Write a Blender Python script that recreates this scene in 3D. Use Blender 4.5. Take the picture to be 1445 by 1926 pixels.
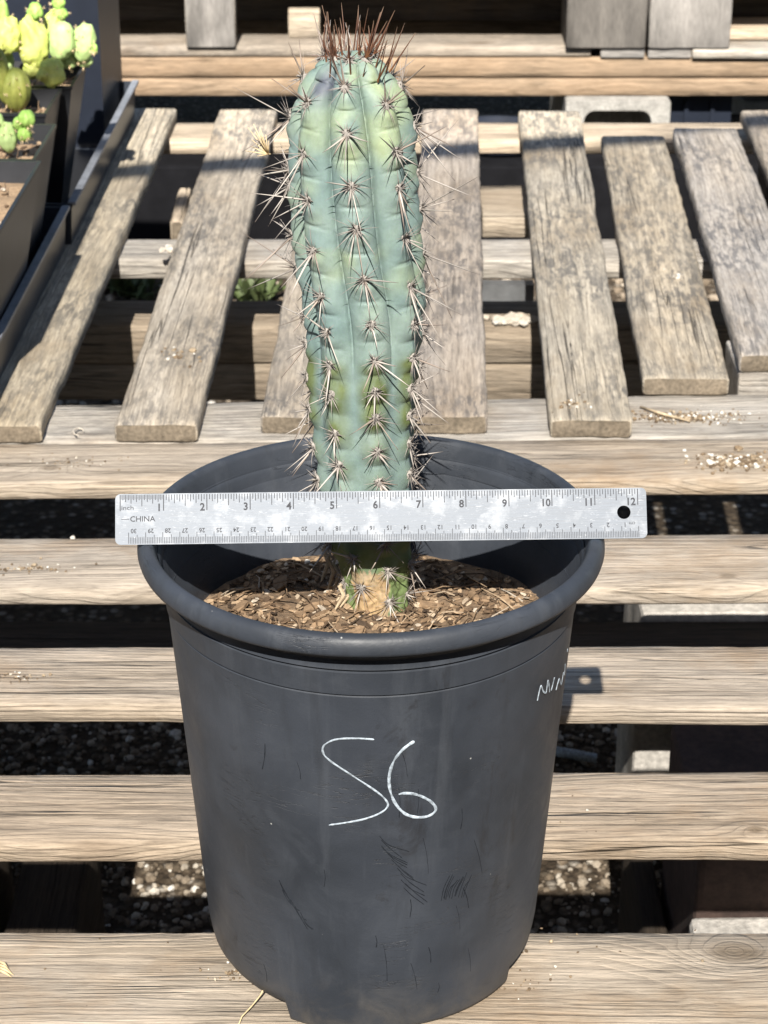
import bpy, bmesh, math, random
from mathutils import Vector, Matrix, noise
R = math.radians
random.seed(11)
for o in list(bpy.data.objects): bpy.data.objects.remove(o, do_unlink=True)
scene = bpy.context.scene
COL = scene.collection

# ------------------------------------------------------------------ camera
F, PITCH = 4000.0, R(26.1)               # focal length in photo pixels, downward pitch
CAM = Vector((0.0075, -1.1175, 0.85))    # world: pot axis at the origin, deck boards at z = 0
cam = bpy.data.cameras.new('camera'); camo = bpy.data.objects.new('camera', cam); COL.objects.link(camo)
camo.location = CAM; camo.rotation_euler = (math.pi/2 - PITCH, 0, 0)
cam.sensor_fit = 'VERTICAL'; cam.sensor_height = 36.0; cam.lens = F/1926*36.0
cam.clip_start = 0.05; cam.clip_end = 400
cam.dof.use_dof = True; cam.dof.focus_distance = 1.22; cam.dof.aperture_fstop = 28
scene.camera = camo
# ------------------------------------------------------------------ world, sun, exposure
SUN_EL, SUN_AZ = R(43), R(3.2)           # light travels to +Y, slightly to +X
SUNDIR = Vector((-math.sin(SUN_AZ)*math.cos(SUN_EL), -math.cos(SUN_AZ)*math.cos(SUN_EL), math.sin(SUN_EL)))
w = bpy.data.worlds.new('World'); scene.world = w; w.use_nodes = True
nt = w.node_tree; bg = nt.nodes['Background']
sky = nt.nodes.new('ShaderNodeTexSky'); sky.sky_type = 'NISHITA'; sky.sun_disc = False
sky.sun_elevation = SUN_EL; sky.sun_rotation = math.atan2(SUNDIR.x, SUNDIR.y)
nt.links.new(sky.outputs[0], bg.inputs[0]); bg.inputs[1].default_value = 0.05
sl = bpy.data.lights.new('sun', 'SUN'); sl.energy = 5.0; sl.angle = R(0.5); sl.color = (1.0, 0.95, 0.87)
so = bpy.data.objects.new('sun', sl); COL.objects.link(so)
so.rotation_euler = SUNDIR.to_track_quat('Z', 'Y').to_euler(); so.location = SUNDIR*6
scene.view_settings.view_transform = 'Standard'; scene.view_settings.look = 'None'
scene.view_settings.exposure = 1.52; scene.view_settings.gamma = 1.0
scene.render.resolution_x, scene.render.resolution_y = 768, 1024

# ------------------------------------------------------------------ pixel helpers (photo pixels 1445 x 1926)
FW = Vector((0, math.cos(PITCH), -math.sin(PITCH))); UP = Vector((0, math.sin(PITCH), math.cos(PITCH)))
def ray(x, y): return FW + Vector((1, 0, 0))*((x-722.5)/F) - UP*((y-963)/F)
def atz(x, y, z): d = ray(x, y); return CAM + d*((z-CAM.z)/d.z)
def aty(x, y, Y): d = ray(x, y); return CAM + d*((Y-CAM.y)/d.y)

# ------------------------------------------------------------------ object helpers
def link(o, parent=None):
    COL.objects.link(o)
    if parent is not None: o.parent = parent
    return o
def tag(o, label=None, cat=None, group=None, kind=None):
    if label: o['label'] = label
    if cat: o['category'] = cat
    if group: o['group'] = group
    if kind: o['kind'] = kind
    return o
def empty(name, loc, label, cat, group=None, rz=0):
    o = bpy.data.objects.new(name, None); o.empty_display_size = .02
    o.location = loc; o.rotation_euler = (0, 0, rz); link(o); return tag(o, label, cat, group)
def mkmesh(name, v, f, mat, smooth=True):
    me = bpy.data.meshes.new(name); me.from_pydata([tuple(p) for p in v], [], f); me.update()
    if mat: me.materials.append(mat)
    if smooth: me.polygons.foreach_set('use_smooth', [True]*len(me.polygons))
    return me
def mk(name, v, f, mat, parent=None, smooth=True, loc=None):
    """vertices in world space; parent is an Empty/mesh whose location is subtracted"""
    o = bpy.data.objects.new(name, mkmesh(name, v, f, mat, smooth)); link(o, parent)
    if loc is not None: o.location = loc
    return o
def rel(parent, pts): return [Vector(p)-parent.location for p in pts]
def box_vf(x0, x1, y0, y1, z0, z1, b=0.0):
    v = [(x, y, z) for z in (z0, z1) for y in (y0, y1) for x in (x0, x1)]
    f = [(0,2,3,1), (4,5,7,6), (0,1,5,4), (2,6,7,3), (0,4,6,2), (1,3,7,5)]
    return v, f
def bevel_box(name, x0, x1, y0, y1, z0, z1, mat, parent=None, b=.003, rough=0.0, sub=0, kind=None, seed=0):
    c = Vector(((x0+x1)/2, (y0+y1)/2, (z0+z1)/2))
    bm = bmesh.new(); v, f = box_vf(x0-c.x, x1-c.x, y0-c.y, y1-c.y, z0-c.z, z1-c.z)
    vs = [bm.verts.new(p) for p in v]
    for q in f: bm.faces.new([vs[i] for i in q])
    bmesh.ops.recalc_face_normals(bm, faces=bm.faces)
    if b: bmesh.ops.bevel(bm, geom=list(bm.edges), offset=b, segments=2, profile=.5, affect='EDGES')
    if sub: bmesh.ops.subdivide_edges(bm, edges=list(bm.edges), cuts=sub, use_grid_fill=True)
    if rough:
        for p in bm.verts:
            q = (p.co+c)*40 + Vector((seed, 0, 0)); p.co += Vector((noise.noise(q), noise.noise(q+Vector((9,0,0))), noise.noise(q+Vector((0,9,0)))))*rough
    me = bpy.data.meshes.new(name); bm.to_mesh(me); bm.free(); me.materials.append(mat)
    o = bpy.data.objects.new(name, me); link(o, parent)
    o.location = c - (parent.location if parent else Vector((0,0,0)))
    return o
def lathe_vf(prof, n, closed=False):
    v = []; f = []
    for i in range(n):
        a = 2*math.pi*i/n
        for r, z in prof: v.append((r*math.sin(a), -r*math.cos(a), z))
    m = len(prof)
    for i in range(n):
        j = (i+1) % n
        for k in range(m if closed else m-1):
            l = (k+1) % m
            f.append((i*m+k, j*m+k, j*m+l, i*m+l))
    return v, f
def tube_vf(pts, rad, n=6, cap=True):
    v = []; f = []; pts = [Vector(p) for p in pts]
    for i, p in enumerate(pts):
        t = (pts[min(i+1, len(pts)-1)]-pts[max(i-1, 0)]).normalized()
        a = t.orthogonal().normalized(); b = t.cross(a)
        if i and len(v) >= n:
            pa = (Vector(v[-n])-pts[i-1]); pa -= t*pa.dot(t)
            if pa.length > 1e-9: a = pa.normalized(); b = t.cross(a)
        r = rad[i] if hasattr(rad, '__len__') else rad
        for k in range(n):
            q = 2*math.pi*k/n; v.append(p + a*(r*math.cos(q)) + b*(r*math.sin(q)))
    for i in range(len(pts)-1):
        for k in range(n): f.append((i*n+k, i*n+(k+1) % n, (i+1)*n+(k+1) % n, (i+1)*n+k))
    if cap: f.append(tuple(range(n-1, -1, -1))); f.append(tuple(range((len(pts)-1)*n, len(pts)*n)))
    return v, f
def merge(parts):
    V = []; Fc = []
    for v, f in parts:
        o = len(V); V += list(v); Fc += [tuple(i+o for i in q) for q in f]
    return V, Fc

# ------------------------------------------------------------------ material helpers
class NT:
    def __init__(s, name):
        s.m = bpy.data.materials.new(name); s.m.use_nodes = True; s.t = s.m.node_tree
        s.b = s.t.nodes['Principled BSDF']; s.out = s.t.nodes['Material Output']
    def n(s, typ, props=None, **inp):
        nd = s.t.nodes.new('ShaderNode'+typ)
        for k, v in (props or {}).items(): setattr(nd, k, v)
        for k, v in inp.items():
            key = int(k[1:]) if k[0] == '_' and k[1:].isdigit() else k.replace('_', ' ')
            s.set(nd.inputs[key], v)
        return nd
    def set(s, sock, v):
        if isinstance(v, bpy.types.NodeSocket): s.t.links.new(v, sock)
        elif isinstance(v, bpy.types.Node): s.t.links.new(v.outputs[0], sock)
        else: sock.default_value = v
    def math(s, op, a, b=0.0, c=0.0, clamp=False):
        nd = s.t.nodes.new('ShaderNodeMath'); nd.operation = op; nd.use_clamp = clamp
        for i, v in enumerate((a, b, c)): s.set(nd.inputs[i], v)
        return nd.outputs[0]
    def vmul(s, a, v): nd = s.t.nodes.new('ShaderNodeVectorMath'); nd.operation = 'MULTIPLY'; s.set(nd.inputs[0], a); s.set(nd.inputs[1], v); return nd.outputs[0]
    def vadd(s, a, v): nd = s.t.nodes.new('ShaderNodeVectorMath'); nd.operation = 'ADD'; s.set(nd.inputs[0], a); s.set(nd.inputs[1], v); return nd.outputs[0]
    def noise(s, vec, scale=1., detail=4., rough=.55, dist=0.): return s.n('TexNoise', Vector=vec, Scale=scale, Detail=detail, Roughness=rough, Distortion=dist).outputs[0]
    def ramp(s, fac, stops, interp='LINEAR'):
        nd = s.t.nodes.new('ShaderNodeValToRGB'); nd.color_ramp.interpolation = interp; e = nd.color_ramp.elements
        while len(e) < len(stops): e.new(.5)
        for i, (p, c) in enumerate(stops):
            e[i].position = p; e[i].color = (c, c, c, 1) if not hasattr(c, '__len__') else (*c[:3], 1)
        s.set(nd.inputs[0], fac); return nd.outputs[0]
    def mix(s, fac, a, b, blend='MIX'):
        nd = s.t.nodes.new('ShaderNodeMix'); nd.data_type = 'RGBA'; nd.blend_type = blend
        s.set(nd.inputs[0], fac)
        for i, v in ((6, a), (7, b)): s.set(nd.inputs[i], (*v, 1) if isinstance(v, tuple) and len(v) == 3 else v)
        return nd.outputs[2]
    def bump(s, h, dist=.001, strength=1., normal=None):
        nd = s.n('Bump', Height=h, Distance=dist, Strength=strength)
        if normal is not None: s.set(nd.inputs['Normal'], normal)
        return nd.outputs[0]
    def fin(s, color=None, rough=.7, normal=None, metal=0., spec=None):
        if color is not None: s.set(s.b.inputs['Base Color'], (*color, 1) if isinstance(color, tuple) and len(color) == 3 else color)
        s.set(s.b.inputs['Roughness'], rough); s.set(s.b.inputs['Metallic'], metal)
        if spec is not None: s.set(s.b.inputs['Specular IOR Level'], spec)
        if normal is not None: s.set(s.b.inputs['Normal'], normal)
        return s.m
    def obj(s): return s.n('TexCoord').outputs['Object']

def wood(name, light, dark, grey, grey_amt=.5, ring=.0045, mold=0., mold_col=(.06, .06, .062), dirt=.3, dirt_col=(.16, .10, .05), knots=1.0, contrast=.65, pith=.05, bmp=.002):
    """timber, grain along local X; rings are shells round a pith line under the board"""
    t = NT(name); P = t.obj(); rnd = t.n('ObjectInfo').outputs['Random']
    off = t.n('CombineXYZ', X=t.math('MULTIPLY', rnd, 91.), Y=t.math('MULTIPLY', rnd, 37.), Z=t.math('MULTIPLY', rnd, 13.)).outputs[0]
    Q = t.vadd(P, off)
    sep = t.n('SeparateXYZ', Vector=P); X, Y, Z = sep.outputs
    warp = t.math('SUBTRACT', t.noise(t.vmul(Q, (2.6, 9, 9)), 1, 3, .5), .5)
    warp2 = t.math('SUBTRACT', t.noise(t.vmul(Q, (14, 55, 55)), 1, 2, .5), .5)
    kd = t.n('TexVoronoi', {'feature': 'F1'}, Vector=t.vmul(Q, (2.4, 8.0, .01)), Scale=1.).outputs['Distance']
    km = t.ramp(kd, [(0., 1.), (.10, .55), (.22, .12), (.4, 0.)], 'EASE')
    yy = t.math('ADD', t.math('ADD', Y, t.math('MULTIPLY', warp, .05)), t.math('MULTIPLY', t.math('SUBTRACT', rnd, .5), .12))
    zz = t.math('ADD', Z, pith)
    r = t.math('SQRT', t.math('ADD', t.math('MULTIPLY', yy, yy), t.math('MULTIPLY', zz, zz)))
    r = t.math('ADD', r, t.math('MULTIPLY', warp2, .002))
    at = lambda nm: t.n('Attribute', {'attribute_type': 'OBJECT', 'attribute_name': nm}).outputs['Fac']
    kr = at('knot_r'); dx = t.math('MULTIPLY', t.math('SUBTRACT', X, at('knot_x')), .62); dy = t.math('SUBTRACT', Y, at('knot_y'))
    kq = t.math('DIVIDE', t.math('SQRT', t.math('ADD', t.math('MULTIPLY', dx, dx), t.math('MULTIPLY', dy, dy))), t.math('MAXIMUM', kr, .0005))
    kon = t.math('GREATER_THAN', kr, .0008)
    r = t.math('ADD', r, t.math('MULTIPLY', km, .014*knots))
    r = t.math('ADD', r, t.math('MULTIPLY', t.math('MULTIPLY', t.ramp(t.math('MULTIPLY', kq, .2), [(0., 1.), (.25, .55), (.5, .2), (1., 0.)]), t.math('MULTIPLY', kr, 3.)), kon))
    ph = t.math('FRACT', t.math('DIVIDE', r, ring))
    rr = t.ramp(ph, [(0., .0), (.5, .12), (.74, .75), (.82, 1.), (.9, 1.), (.97, .15), (1., 0.)])
    fib = t.noise(t.vmul(Q, (34, 700, 700)), 1, 5, .7)
    fib2 = t.noise(t.vadd(t.vmul(Q, (5, 150, 150)), t.n('CombineXYZ', Y=t.math('MULTIPLY', warp, 6.), Z=t.math('MULTIPLY', warp2, 2.)).outputs[0]), 1, 6, .72)
    fib3 = t.noise(t.vadd(t.vmul(Q, (7, 330, 330)), t.n('CombineXYZ', Y=t.math('MULTIPLY', warp, 12.), Z=t.math('MULTIPLY', warp2, 4.)).outputs[0]), 1, 6, .75)
    lf = t.noise(t.vmul(Q, (3.5, 14, 14)), 1, 4, .6)
    lf2 = t.noise(t.vmul(Q, (9, 22, 22)), 1, 5, .65)
    ringamt = t.math('MULTIPLY', rr, t.math('MULTIPLY', t.ramp(lf2, [(.32, .2), (.62, 1.)]), contrast))
    c = t.mix(ringamt, light, dark)
    c = t.mix(t.math('MULTIPLY', t.ramp(lf, [(.35, 0.), (.65, 1.)]), grey_amt), c, grey)
    c = t.mix(1., c, t.ramp(t.noise(t.vmul(Q, (5, 26, 26)), 1, 5, .7), [(.3, .72), (.5, 1.), (.7, 1.22)]), 'MULTIPLY')
    c = t.mix(1., c, t.ramp(fib2, [(.25, .55), (.5, .96), (.75, 1.15)]), 'MULTIPLY')
    c = t.mix(1., c, t.ramp(fib, [(.3, .68), (.6, 1.1)]), 'MULTIPLY')
    c = t.mix(1., c, t.ramp(fib3, [(.32, .42), (.42, .82), (.5, 1.0), (.7, 1.16)]), 'MULTIPLY')
    c = t.mix(t.math('MULTIPLY', t.ramp(t.noise(t.vmul(Q, (7, 10, 10)), 1, 5, .65), [(.52, 0.), (.72, 1.)]), dirt), c, dirt_col)
    c = t.mix(t.math('MULTIPLY', t.ramp(kd, [(.03, 1.), (.085, 0.)]), .7*min(knots, 1)), c, (dark[0]*.6, dark[1]*.5, dark[2]*.4))
    c = t.mix(t.math('MULTIPLY', t.math('MULTIPLY', t.ramp(t.math('MULTIPLY', kq, .5), [(.3, 1.), (.62, 0.)]), kon), .55), c, (dark[0]*.62, dark[1]*.58, dark[2]*.5))
    crack = t.ramp(t.noise(t.vmul(Q, (1.6, 75, 75)), 1, 2, .5, .3), [(.485, 0.), (.5, 1.), (.515, 0.)])
    cm = t.math('MULTIPLY', crack, t.ramp(t.noise(t.vmul(Q, (3, 12, 12)), 1, 2), [(.5, 0.), (.62, 1.)]))
    c = t.mix(t.math('MULTIPLY', cm, .75), c, (.035, .028, .02))
    if mold:
        mo = t.noise(t.vmul(Q, (34, 120, 120)), 1, 6, .74)
        ml = t.ramp(t.noise(t.vmul(Q, (4.5, 8, 8)), 1, 3), [(.34, 0.), (.62, 1.)])
        mm = t.math('MULTIPLY', t.ramp(mo, [(.46, 0.), (.56, 1.)]), ml)
        c = t.mix(t.math('MULTIPLY', mm, mold), c, mold_col)
    sp = t.ramp(t.n('TexVoronoi', {'feature': 'F1'}, Vector=Q, Scale=150.).outputs['Distance'], [(.05, 1.), (.12, 0.)])
    c = t.mix(t.math('MULTIPLY', t.math('MULTIPLY', sp, t.ramp(lf2, [(.55, 0.), (.6, 1.)])), .6), c, (.05, .04, .03))
    h = t.math('ADD', t.math('MULTIPLY', rr, -.25), t.math('ADD', t.math('MULTIPLY', fib2, .7), t.math('MULTIPLY', fib3, .8)))
    h = t.math('ADD', h, t.math('MULTIPLY', cm, -2.2)); h = t.math('ADD', h, t.math('MULTIPLY', fib, .35))
    tint = t.n('ObjectInfo').outputs['Color']
    c = t.mix(1., c, tint, 'MULTIPLY')
    return t.fin(c, .82, t.bump(h, bmp, .9), spec=.2)

def simple(name, col, rough=.6, nscale=60., namp=.3, bump=.0005, metal=0., spec=None, stretch=(1, 1, 1), lowamp=.25):
    t = NT(name); P = t.vmul(t.obj(), stretch)
    n1 = t.noise(P, nscale, 5, .6); n2 = t.noise(P, nscale*.15, 3, .5)
    c = t.mix(1., col, t.ramp(n1, [(.25, 1-namp), (.75, 1+namp)]), 'MULTIPLY')
    c = t.mix(1., c, t.ramp(n2, [(.3, 1-lowamp), (.7, 1+lowamp)]), 'MULTIPLY')
    return t.fin(c, rough, t.bump(n1, bump, 1.) if bump else None, metal, spec)

M = {}
M['deck'] = wood('pale_weathered_board', (.485, .415, .335), (.205, .165, .125), (.405, .37, .33), .55, .0038, dirt=.6, dirt_col=(.30, .205, .12), contrast=.62, knots=.7)
M['slat'] = wood('grey_mottled_slat', (.46, .40, .32), (.27, .23, .18), (.38, .36, .33), .6, .0075, mold=.72, mold_col=(.085, .085, .088), dirt=.4, dirt_col=(.21, .15, .09), contrast=.32, knots=.4, bmp=.0012)
M['stringer'] = wood('cracked_stringer', (.52, .47, .40), (.22, .19, .16), (.42, .40, .37), .6, .005, mold=.3, dirt=.45, contrast=.7)
M['lumber'] = wood('tan_lumber', (.36, .275, .195), (.23, .165, .105), (.31, .26, .20), .4, .005, dirt=.2, contrast=.5)
M['block'] = wood('grey_end_grain_block', (.27, .25, .23), (.14, .13, .12), (.24, .23, .22), .6, .006, mold=.3, dirt=.2, contrast=.5)
M['darkwood'] = wood('shade_dark_lumber', (.09, .068, .05), (.045, .035, .026), (.075, .065, .055), .4, .005, dirt=.3, contrast=.6)  # dark tone stands in for shade under and inside the pallets
M['endgrain'] = simple('stained_end_grain', (.17, .138, .10), .95, 260, .45, .0012)
M['matte'] = simple('gap_black', (.006, .006, .007), .95, 30, .3, 0, spec=.05)  # near-black that stands in for the darkness between the slats
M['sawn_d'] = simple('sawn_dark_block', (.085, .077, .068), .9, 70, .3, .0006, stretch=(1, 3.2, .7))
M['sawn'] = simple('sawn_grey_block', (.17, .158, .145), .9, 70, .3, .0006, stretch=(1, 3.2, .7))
M['concrete'] = simple('concrete', (.40, .375, .34), .9, 160, .35, .0015)
M['brick'] = simple('red_brick', (.055, .034, .027), .9, 120, .4, .0012)
M['cinder'] = simple('cinder_block', (.24, .23, .21), .95, 220, .4, .002)
M['blackpl'] = simple('black_plastic', (.016, .017, .020), .42, 40, .25, .0002, lowamp=.4)
M['traypl'] = simple('charcoal_tray_plastic', (.022, .026, .034), .33, 30, .2, .0002, lowamp=.3)
M['lip'] = simple('tray_lip_sheen', (.16, .17, .19), .4, 60, .3, .0002)  # lighter grey paints in the bright sheen on the tray lips
M['bluepl'] = simple('navy_plastic', (.009, .012, .020), .4, 30, .2, .0002)
M['pipe'] = simple('galvanised_pipe', (.4, .41, .42), .45, 80, .2, .0002, metal=.8)

# gravel ground
def ground_mat():
    t = NT('gravel_earth'); P = t.obj()
    v = t.n('TexVoronoi', {'feature': 'F1'}, Vector=P, Scale=75.); d = v.outputs['Distance']; vc = v.outputs['Color']
    n = t.noise(P, 9, 5, .6); n2 = t.noise(P, 260, 4, .6)
    sepc = t.n('SeparateXYZ', Vector=vc).outputs[0]
    stone = t.ramp(sepc, [(0., (.06, .045, .03)), (.5, (.12, .095, .068)), (.85, (.19, .16, .125)), (1., (.32, .29, .25))])
    c = t.mix(t.ramp(d, [(.25, 0.), (.55, 1.)]), stone, (.05, .037, .025))
    c = t.mix(1., c, t.ramp(n, [(.3, .7), (.7, 1.2)]), 'MULTIPLY'); c = t.mix(1., c, t.ramp(n2, [(.3, .75), (.7, 1.2)]), 'MULTIPLY')
    return t.fin(c, .95, t.bump(t.math('ADD', t.math('MULTIPLY', d, -1.), t.math('MULTIPLY', n2, .3)), .008, 1.), spec=.2)
M['ground'] = ground_mat()
def pebble_mat(name, stops):
    t = NT(name); r = t.n('NewGeometry').outputs['Random Per Island']
    c = t.ramp(r, stops); c = t.mix(1., c, t.ramp(t.noise(t.obj(), 300, 4, .6), [(.3, .7), (.7, 1.25)]), 'MULTIPLY')
    return t.fin(c, .88, t.bump(t.noise(t.obj(), 500, 3), .0006, .8), spec=.25)
M['gravel'] = pebble_mat('gravel_stones', [(0., (.06, .045, .03)), (.35, (.13, .10, .07)), (.75, (.25, .205, .155)), (.92, (.42, .375, .31)), (1., (.58, .55, .5))])
M['debris'] = pebble_mat('dry_debris', [(0., (.10, .07, .045)), (.5, (.22, .16, .10)), (.8, (.4, .32, .22)), (.88, (.68, .65, .58)), (1., (.8, .78, .72))])
M['bark'] = pebble_mat('bark_mulch', [(0., (.055, .038, .026)), (.3, (.145, .095, .058)), (.6, (.27, .182, .11)), (.85, (.40, .29, .185)), (.95, (.45, .36, .26)), (1., (.52, .46, .38))])
M['twig'] = simple('dry_twig', (.42, .33, .22), .85, 200, .4, .0003)
M['straw'] = simple('straw', (.62, .48, .28), .8, 200, .3, .0002)

def pot_mat():
    t = NT('faded_black_plastic'); P = t.obj()
    g = t.n('NewGeometry')
    lo = t.noise(P, 9, 4, .6, .4); mid = t.noise(P, 34, 5, .65, .6); hi = t.noise(P, 420, 3, .6)
    c = t.mix(t.ramp(lo, [(.3, 0.), (.7, 1.)]), (.023, .027, .034), (.047, .054, .068))
    c = t.mix(t.math('MULTIPLY', t.ramp(mid, [(.5, 0.), (.75, 1.)]), .3), c, (.062, .070, .084))
    st = t.noise(t.vmul(P, (90, 90, 6)), 1, 4, .6)
    c = t.mix(t.math('MULTIPLY', t.ramp(st, [(.55, 0.), (.75, 1.)]), .4), c, (.024, .026, .030))
    dr = t.noise(t.vmul(P, (46, 46, 3.5)), 1, 5, .65, .3)
    c = t.mix(t.math('MULTIPLY', t.ramp(dr, [(.54, 0.), (.7, 1.)]), .45), c, (.068, .076, .090))
    sc = t.ramp(t.noise(t.vmul(P, (24, 24, 210)), 1, 3, .5, 1.2), [(.487, 0.), (.5, 1.), (.513, 0.)])
    scm = t.math('MULTIPLY', sc, t.ramp(t.noise(P, 22, 3), [(.56, 0.), (.64, 1.)]))
    c = t.mix(t.math('MULTIPLY', scm, .6), c, (.014, .015, .018))
    dk = t.ramp(t.noise(t.vadd(t.vmul(P, (30, 30, 14)), (3, 5, 1)), 1, 5, .7, .8), [(.62, 0.), (.7, 1.)])
    c = t.mix(t.math('MULTIPLY', dk, .55), c, (.02, .02, .022))
    v = t.n('TexVoronoi', {'feature': 'F1'}, Vector=P, Scale=70.)
    sel = t.ramp(t.n('SeparateXYZ', Vector=v.outputs['Color']).outputs[0], [(.86, 0.), (.87, 1.)])
    spk = t.math('MULTIPLY', t.ramp(v.outputs['Distance'], [(.028, 1.), (.05, 0.)]), sel)
    c = t.mix(t.math('MULTIPLY', spk, .8), c, (.42, .42, .40))
    z = t.n('SeparateXYZ', Vector=P).outputs[2]
    dust = t.math('MULTIPLY', t.ramp(z, [(.0, .35), (.05, 0.)]), t.ramp(mid, [(.42, 0.), (.7, 1.)]))
    c = t.mix(dust, c, (.16, .13, .09))
    ro = t.ramp(mid, [(.3, .40), (.7, .62)])
    return t.fin(c, ro, t.bump(t.math('ADD', t.math('MULTIPLY', hi, .5), t.math('MULTIPLY', scm, -1.)), .0003, .7), spec=.4)
M['pot'] = pot_mat()
M['chalk'] = simple('white_paint_marker', (.33, .38, .43), .7, 420, .65, .0002)
M['scuff'] = simple('dark_scuff', (.020, .023, .028), 1., 300, .4, 0, spec=0.)

def ruler_mat():
    t = NT('brushed_aluminium'); P = t.obj()
    br = t.noise(t.vmul(P, (40, 2600, 2600)), 1, 4, .7); bl = t.noise(P, 55, 4, .6); sc = t.noise(t.vmul(P, (160, 700, 300)), 1, 3, .6, 2.)
    c = t.mix(1., (.125, .14, .163), t.ramp(br, [(.3, .45), (.7, 1.35)]), 'MULTIPLY')
    c = t.mix(t.math('MULTIPLY', t.ramp(bl, [(.5, 0.), (.7, 1.)]), .5), c, (.29, .305, .325))
    c = t.mix(t.math('MULTIPLY', t.ramp(sc, [(.62, 0.), (.66, 1.)]), .3), c, (.38, .39, .41))
    ro = t.ramp(br, [(.3, .44), (.7, .6)])
    return t.fin(c, ro, t.bump(br, .0001, .5), .35)
M['ruler'] = ruler_mat()
M['ink'] = simple('ruler_ink', (.03, .032, .04), .7, 1500, .5, 0)

# ------------------------------------------------------------------ timber builder
def board(name, fl, fr, nl, nr, T, mat, parent=None, seg=64, wob=.0009, tint=(1, 1, 1), seed=None, axis='x'):
    """plank with top corners far-left, far-right, near-left, near-right (world), thickness T; length runs left to right"""
    seed = random.uniform(0, 99) if seed is None else seed
    a = (Vector(fl)+Vector(nl))/2; b = (Vector(fr)+Vector(nr))/2
    c = (a+b)/2; X = (b-a); L = X.length; X.normalize(); Z = Vector((0, 0, 1)); Z = (Z - X*Z.dot(X)).normalized(); Y = Z.cross(X)
    inv = Matrix((X, Y, Z))
    loc = [inv @ (Vector(p)-c) for p in (fl, fr, nl, nr)]
    bv = min(.0025, T*.2)
    v = []; f = []
    ny = 7
    # cross-section parameters (u across -1..1, depth d 0..T, edge flag)
    sec = [(-1, 0, 1), (-1, 0, 2)]
    prof = []
    for k in range(ny): prof.append((-1+2*k/(ny-1), 'top'))
    for k in range(3): prof.append((1, ('r', k)))
    for k in range(ny): prof.append((1-2*k/(ny-1), 'bot'))
    for k in range(3): prof.append((-1, ('l', k)))
    m = len(prof)
    xs = [0, .0015/L] + [k/seg for k in range(1, seg)] + [1-.0015/L, 1]
    for i, s in enumerate(xs):
        far = loc[0].lerp(loc[1], s); near = loc[2].lerp(loc[3], s)
        endin = bv*.7 if i in (0, len(xs)-1) else 0
        for u, k in prof:
            p = near.lerp(far, (u+1)/2)
            x = p.x; y = p.y; z = p.z
            hw = (far.y-near.y)/2; mid = (far.y+near.y)/2
            if k == 'top': y = mid + u*(hw-bv-endin); zz = -endin*.6
            elif k == 'bot': y = mid + u*(hw-bv-endin); zz = -T+endin*.6
            else:
                y = mid + u*(hw-endin); q = k[1] if k[0] == 'r' else 2-k[1]; zz = -bv-(T-2*bv)*q/2
            q = Vector((x*9, y*30, seed)); e = Vector((x*45, seed, u*3))
            y += noise.noise(Vector((x*7, seed*3, u*2)))*wob*1.6 + noise.noise(e)*wob*.8*(abs(u) > .9)
            zz += noise.noise(q)*wob*.7 + noise.noise(Vector((x*60, y*60, seed)))*wob*.3
            x += (noise.noise(Vector((y*160, zz*90, seed)))*wob*1.4 if i in (0, 1, len(xs)-2, len(xs)-1) else 0)
            v.append((x, y, z+zz))
    n = len(xs)
    for i in range(n-1):
        for k in range(m): f.append((i*m+k, (i+1)*m+k, (i+1)*m+(k+1) % m, i*m+(k+1) % m))
    f.append(tuple(range(m))); f.append(tuple(range((n-1)*m+m-1, (n-1)*m-1, -1)))
    me = mkmesh(name, v, f, mat); me.materials.append(M['endgrain'])
    me.polygons[len(f)-1].material_index = 1; me.polygons[len(f)-2].material_index = 1
    me.set_sharp_from_angle(angle=R(50))
    o = bpy.data.objects.new(name, me); link(o, parent)
    mt = inv.transposed().to_4x4(); mt.translation = c - (parent.location if parent else Vector((0, 0, 0)))
    o.matrix_basis = mt; o.color = (*tint, 1)
    return o
def board_box(name, x0, x1, y0, y1, ztop, T, mat, parent=None, lengthwise='x', **kw):
    if lengthwise == 'x': return board(name, (x0, y1, ztop), (x1, y1, ztop), (x0, y0, ztop), (x1, y0, ztop), T, mat, parent, **kw)
    return board(name, (x0, y0, ztop), (x0, y1, ztop), (x1, y0, ztop), (x1, y1, ztop), T, mat, parent, **kw)

# ------------------------------------------------------------------ ground
GZ = -.50
g = mk('ground', *(lambda S: ([(-S, -S, 0), (S, -S, 0), (S, S, 0), (-S, S, 0)], [(0, 1, 2, 3)]))(60), M['ground'], loc=(0, 0, GZ)); tag(g, kind='structure')
ICO = None
def ico():
    global ICO
    if ICO is None:
        bm = bmesh.new(); bmesh.ops.create_icosphere(bm, subdivisions=1, radius=1); ICO = ([p.co.copy() for p in bm.verts], [tuple(q.index for q in fc.verts) for fc in bm.faces]); bm.free()
    return ICO
def stones(spots):
    """spots: (pos, size, flat)"""
    iv, jf = ico(); parts = []
    for p, s, fl in spots:
        q = Matrix.Rotation(random.uniform(0, 6.3), 3, 'Z') @ Matrix.Rotation(random.uniform(-.5, .5), 3, 'X')
        sc = Vector((s*random.uniform(.8, 1.3), s*random.uniform(.7, 1.1), s*fl*random.uniform(.7, 1.2)))
        parts.append(([Vector(p) + q @ (Vector((a.x*sc.x, a.y*sc.y, a.z*sc.z))*random.uniform(.82, 1.12)) for a in iv], jf))
    return merge(parts)
sp = []
for k in range(7000):
    x = random.uniform(-.5, .45); y = random.uniform(.62, 1.2); s = random.choice((.002, .0025, .003, .004, .005, .006))*random.uniform(.7, 1.2)
    sp.append(((x, y, GZ+s*.25), s, .7))
for k in range(2600):
    x = random.uniform(-.9, .8); y = random.uniform(1.9, 3.2); s = random.uniform(.004, .012)
    sp.append(((x, y, GZ+s*.25), s, .7))
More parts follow.
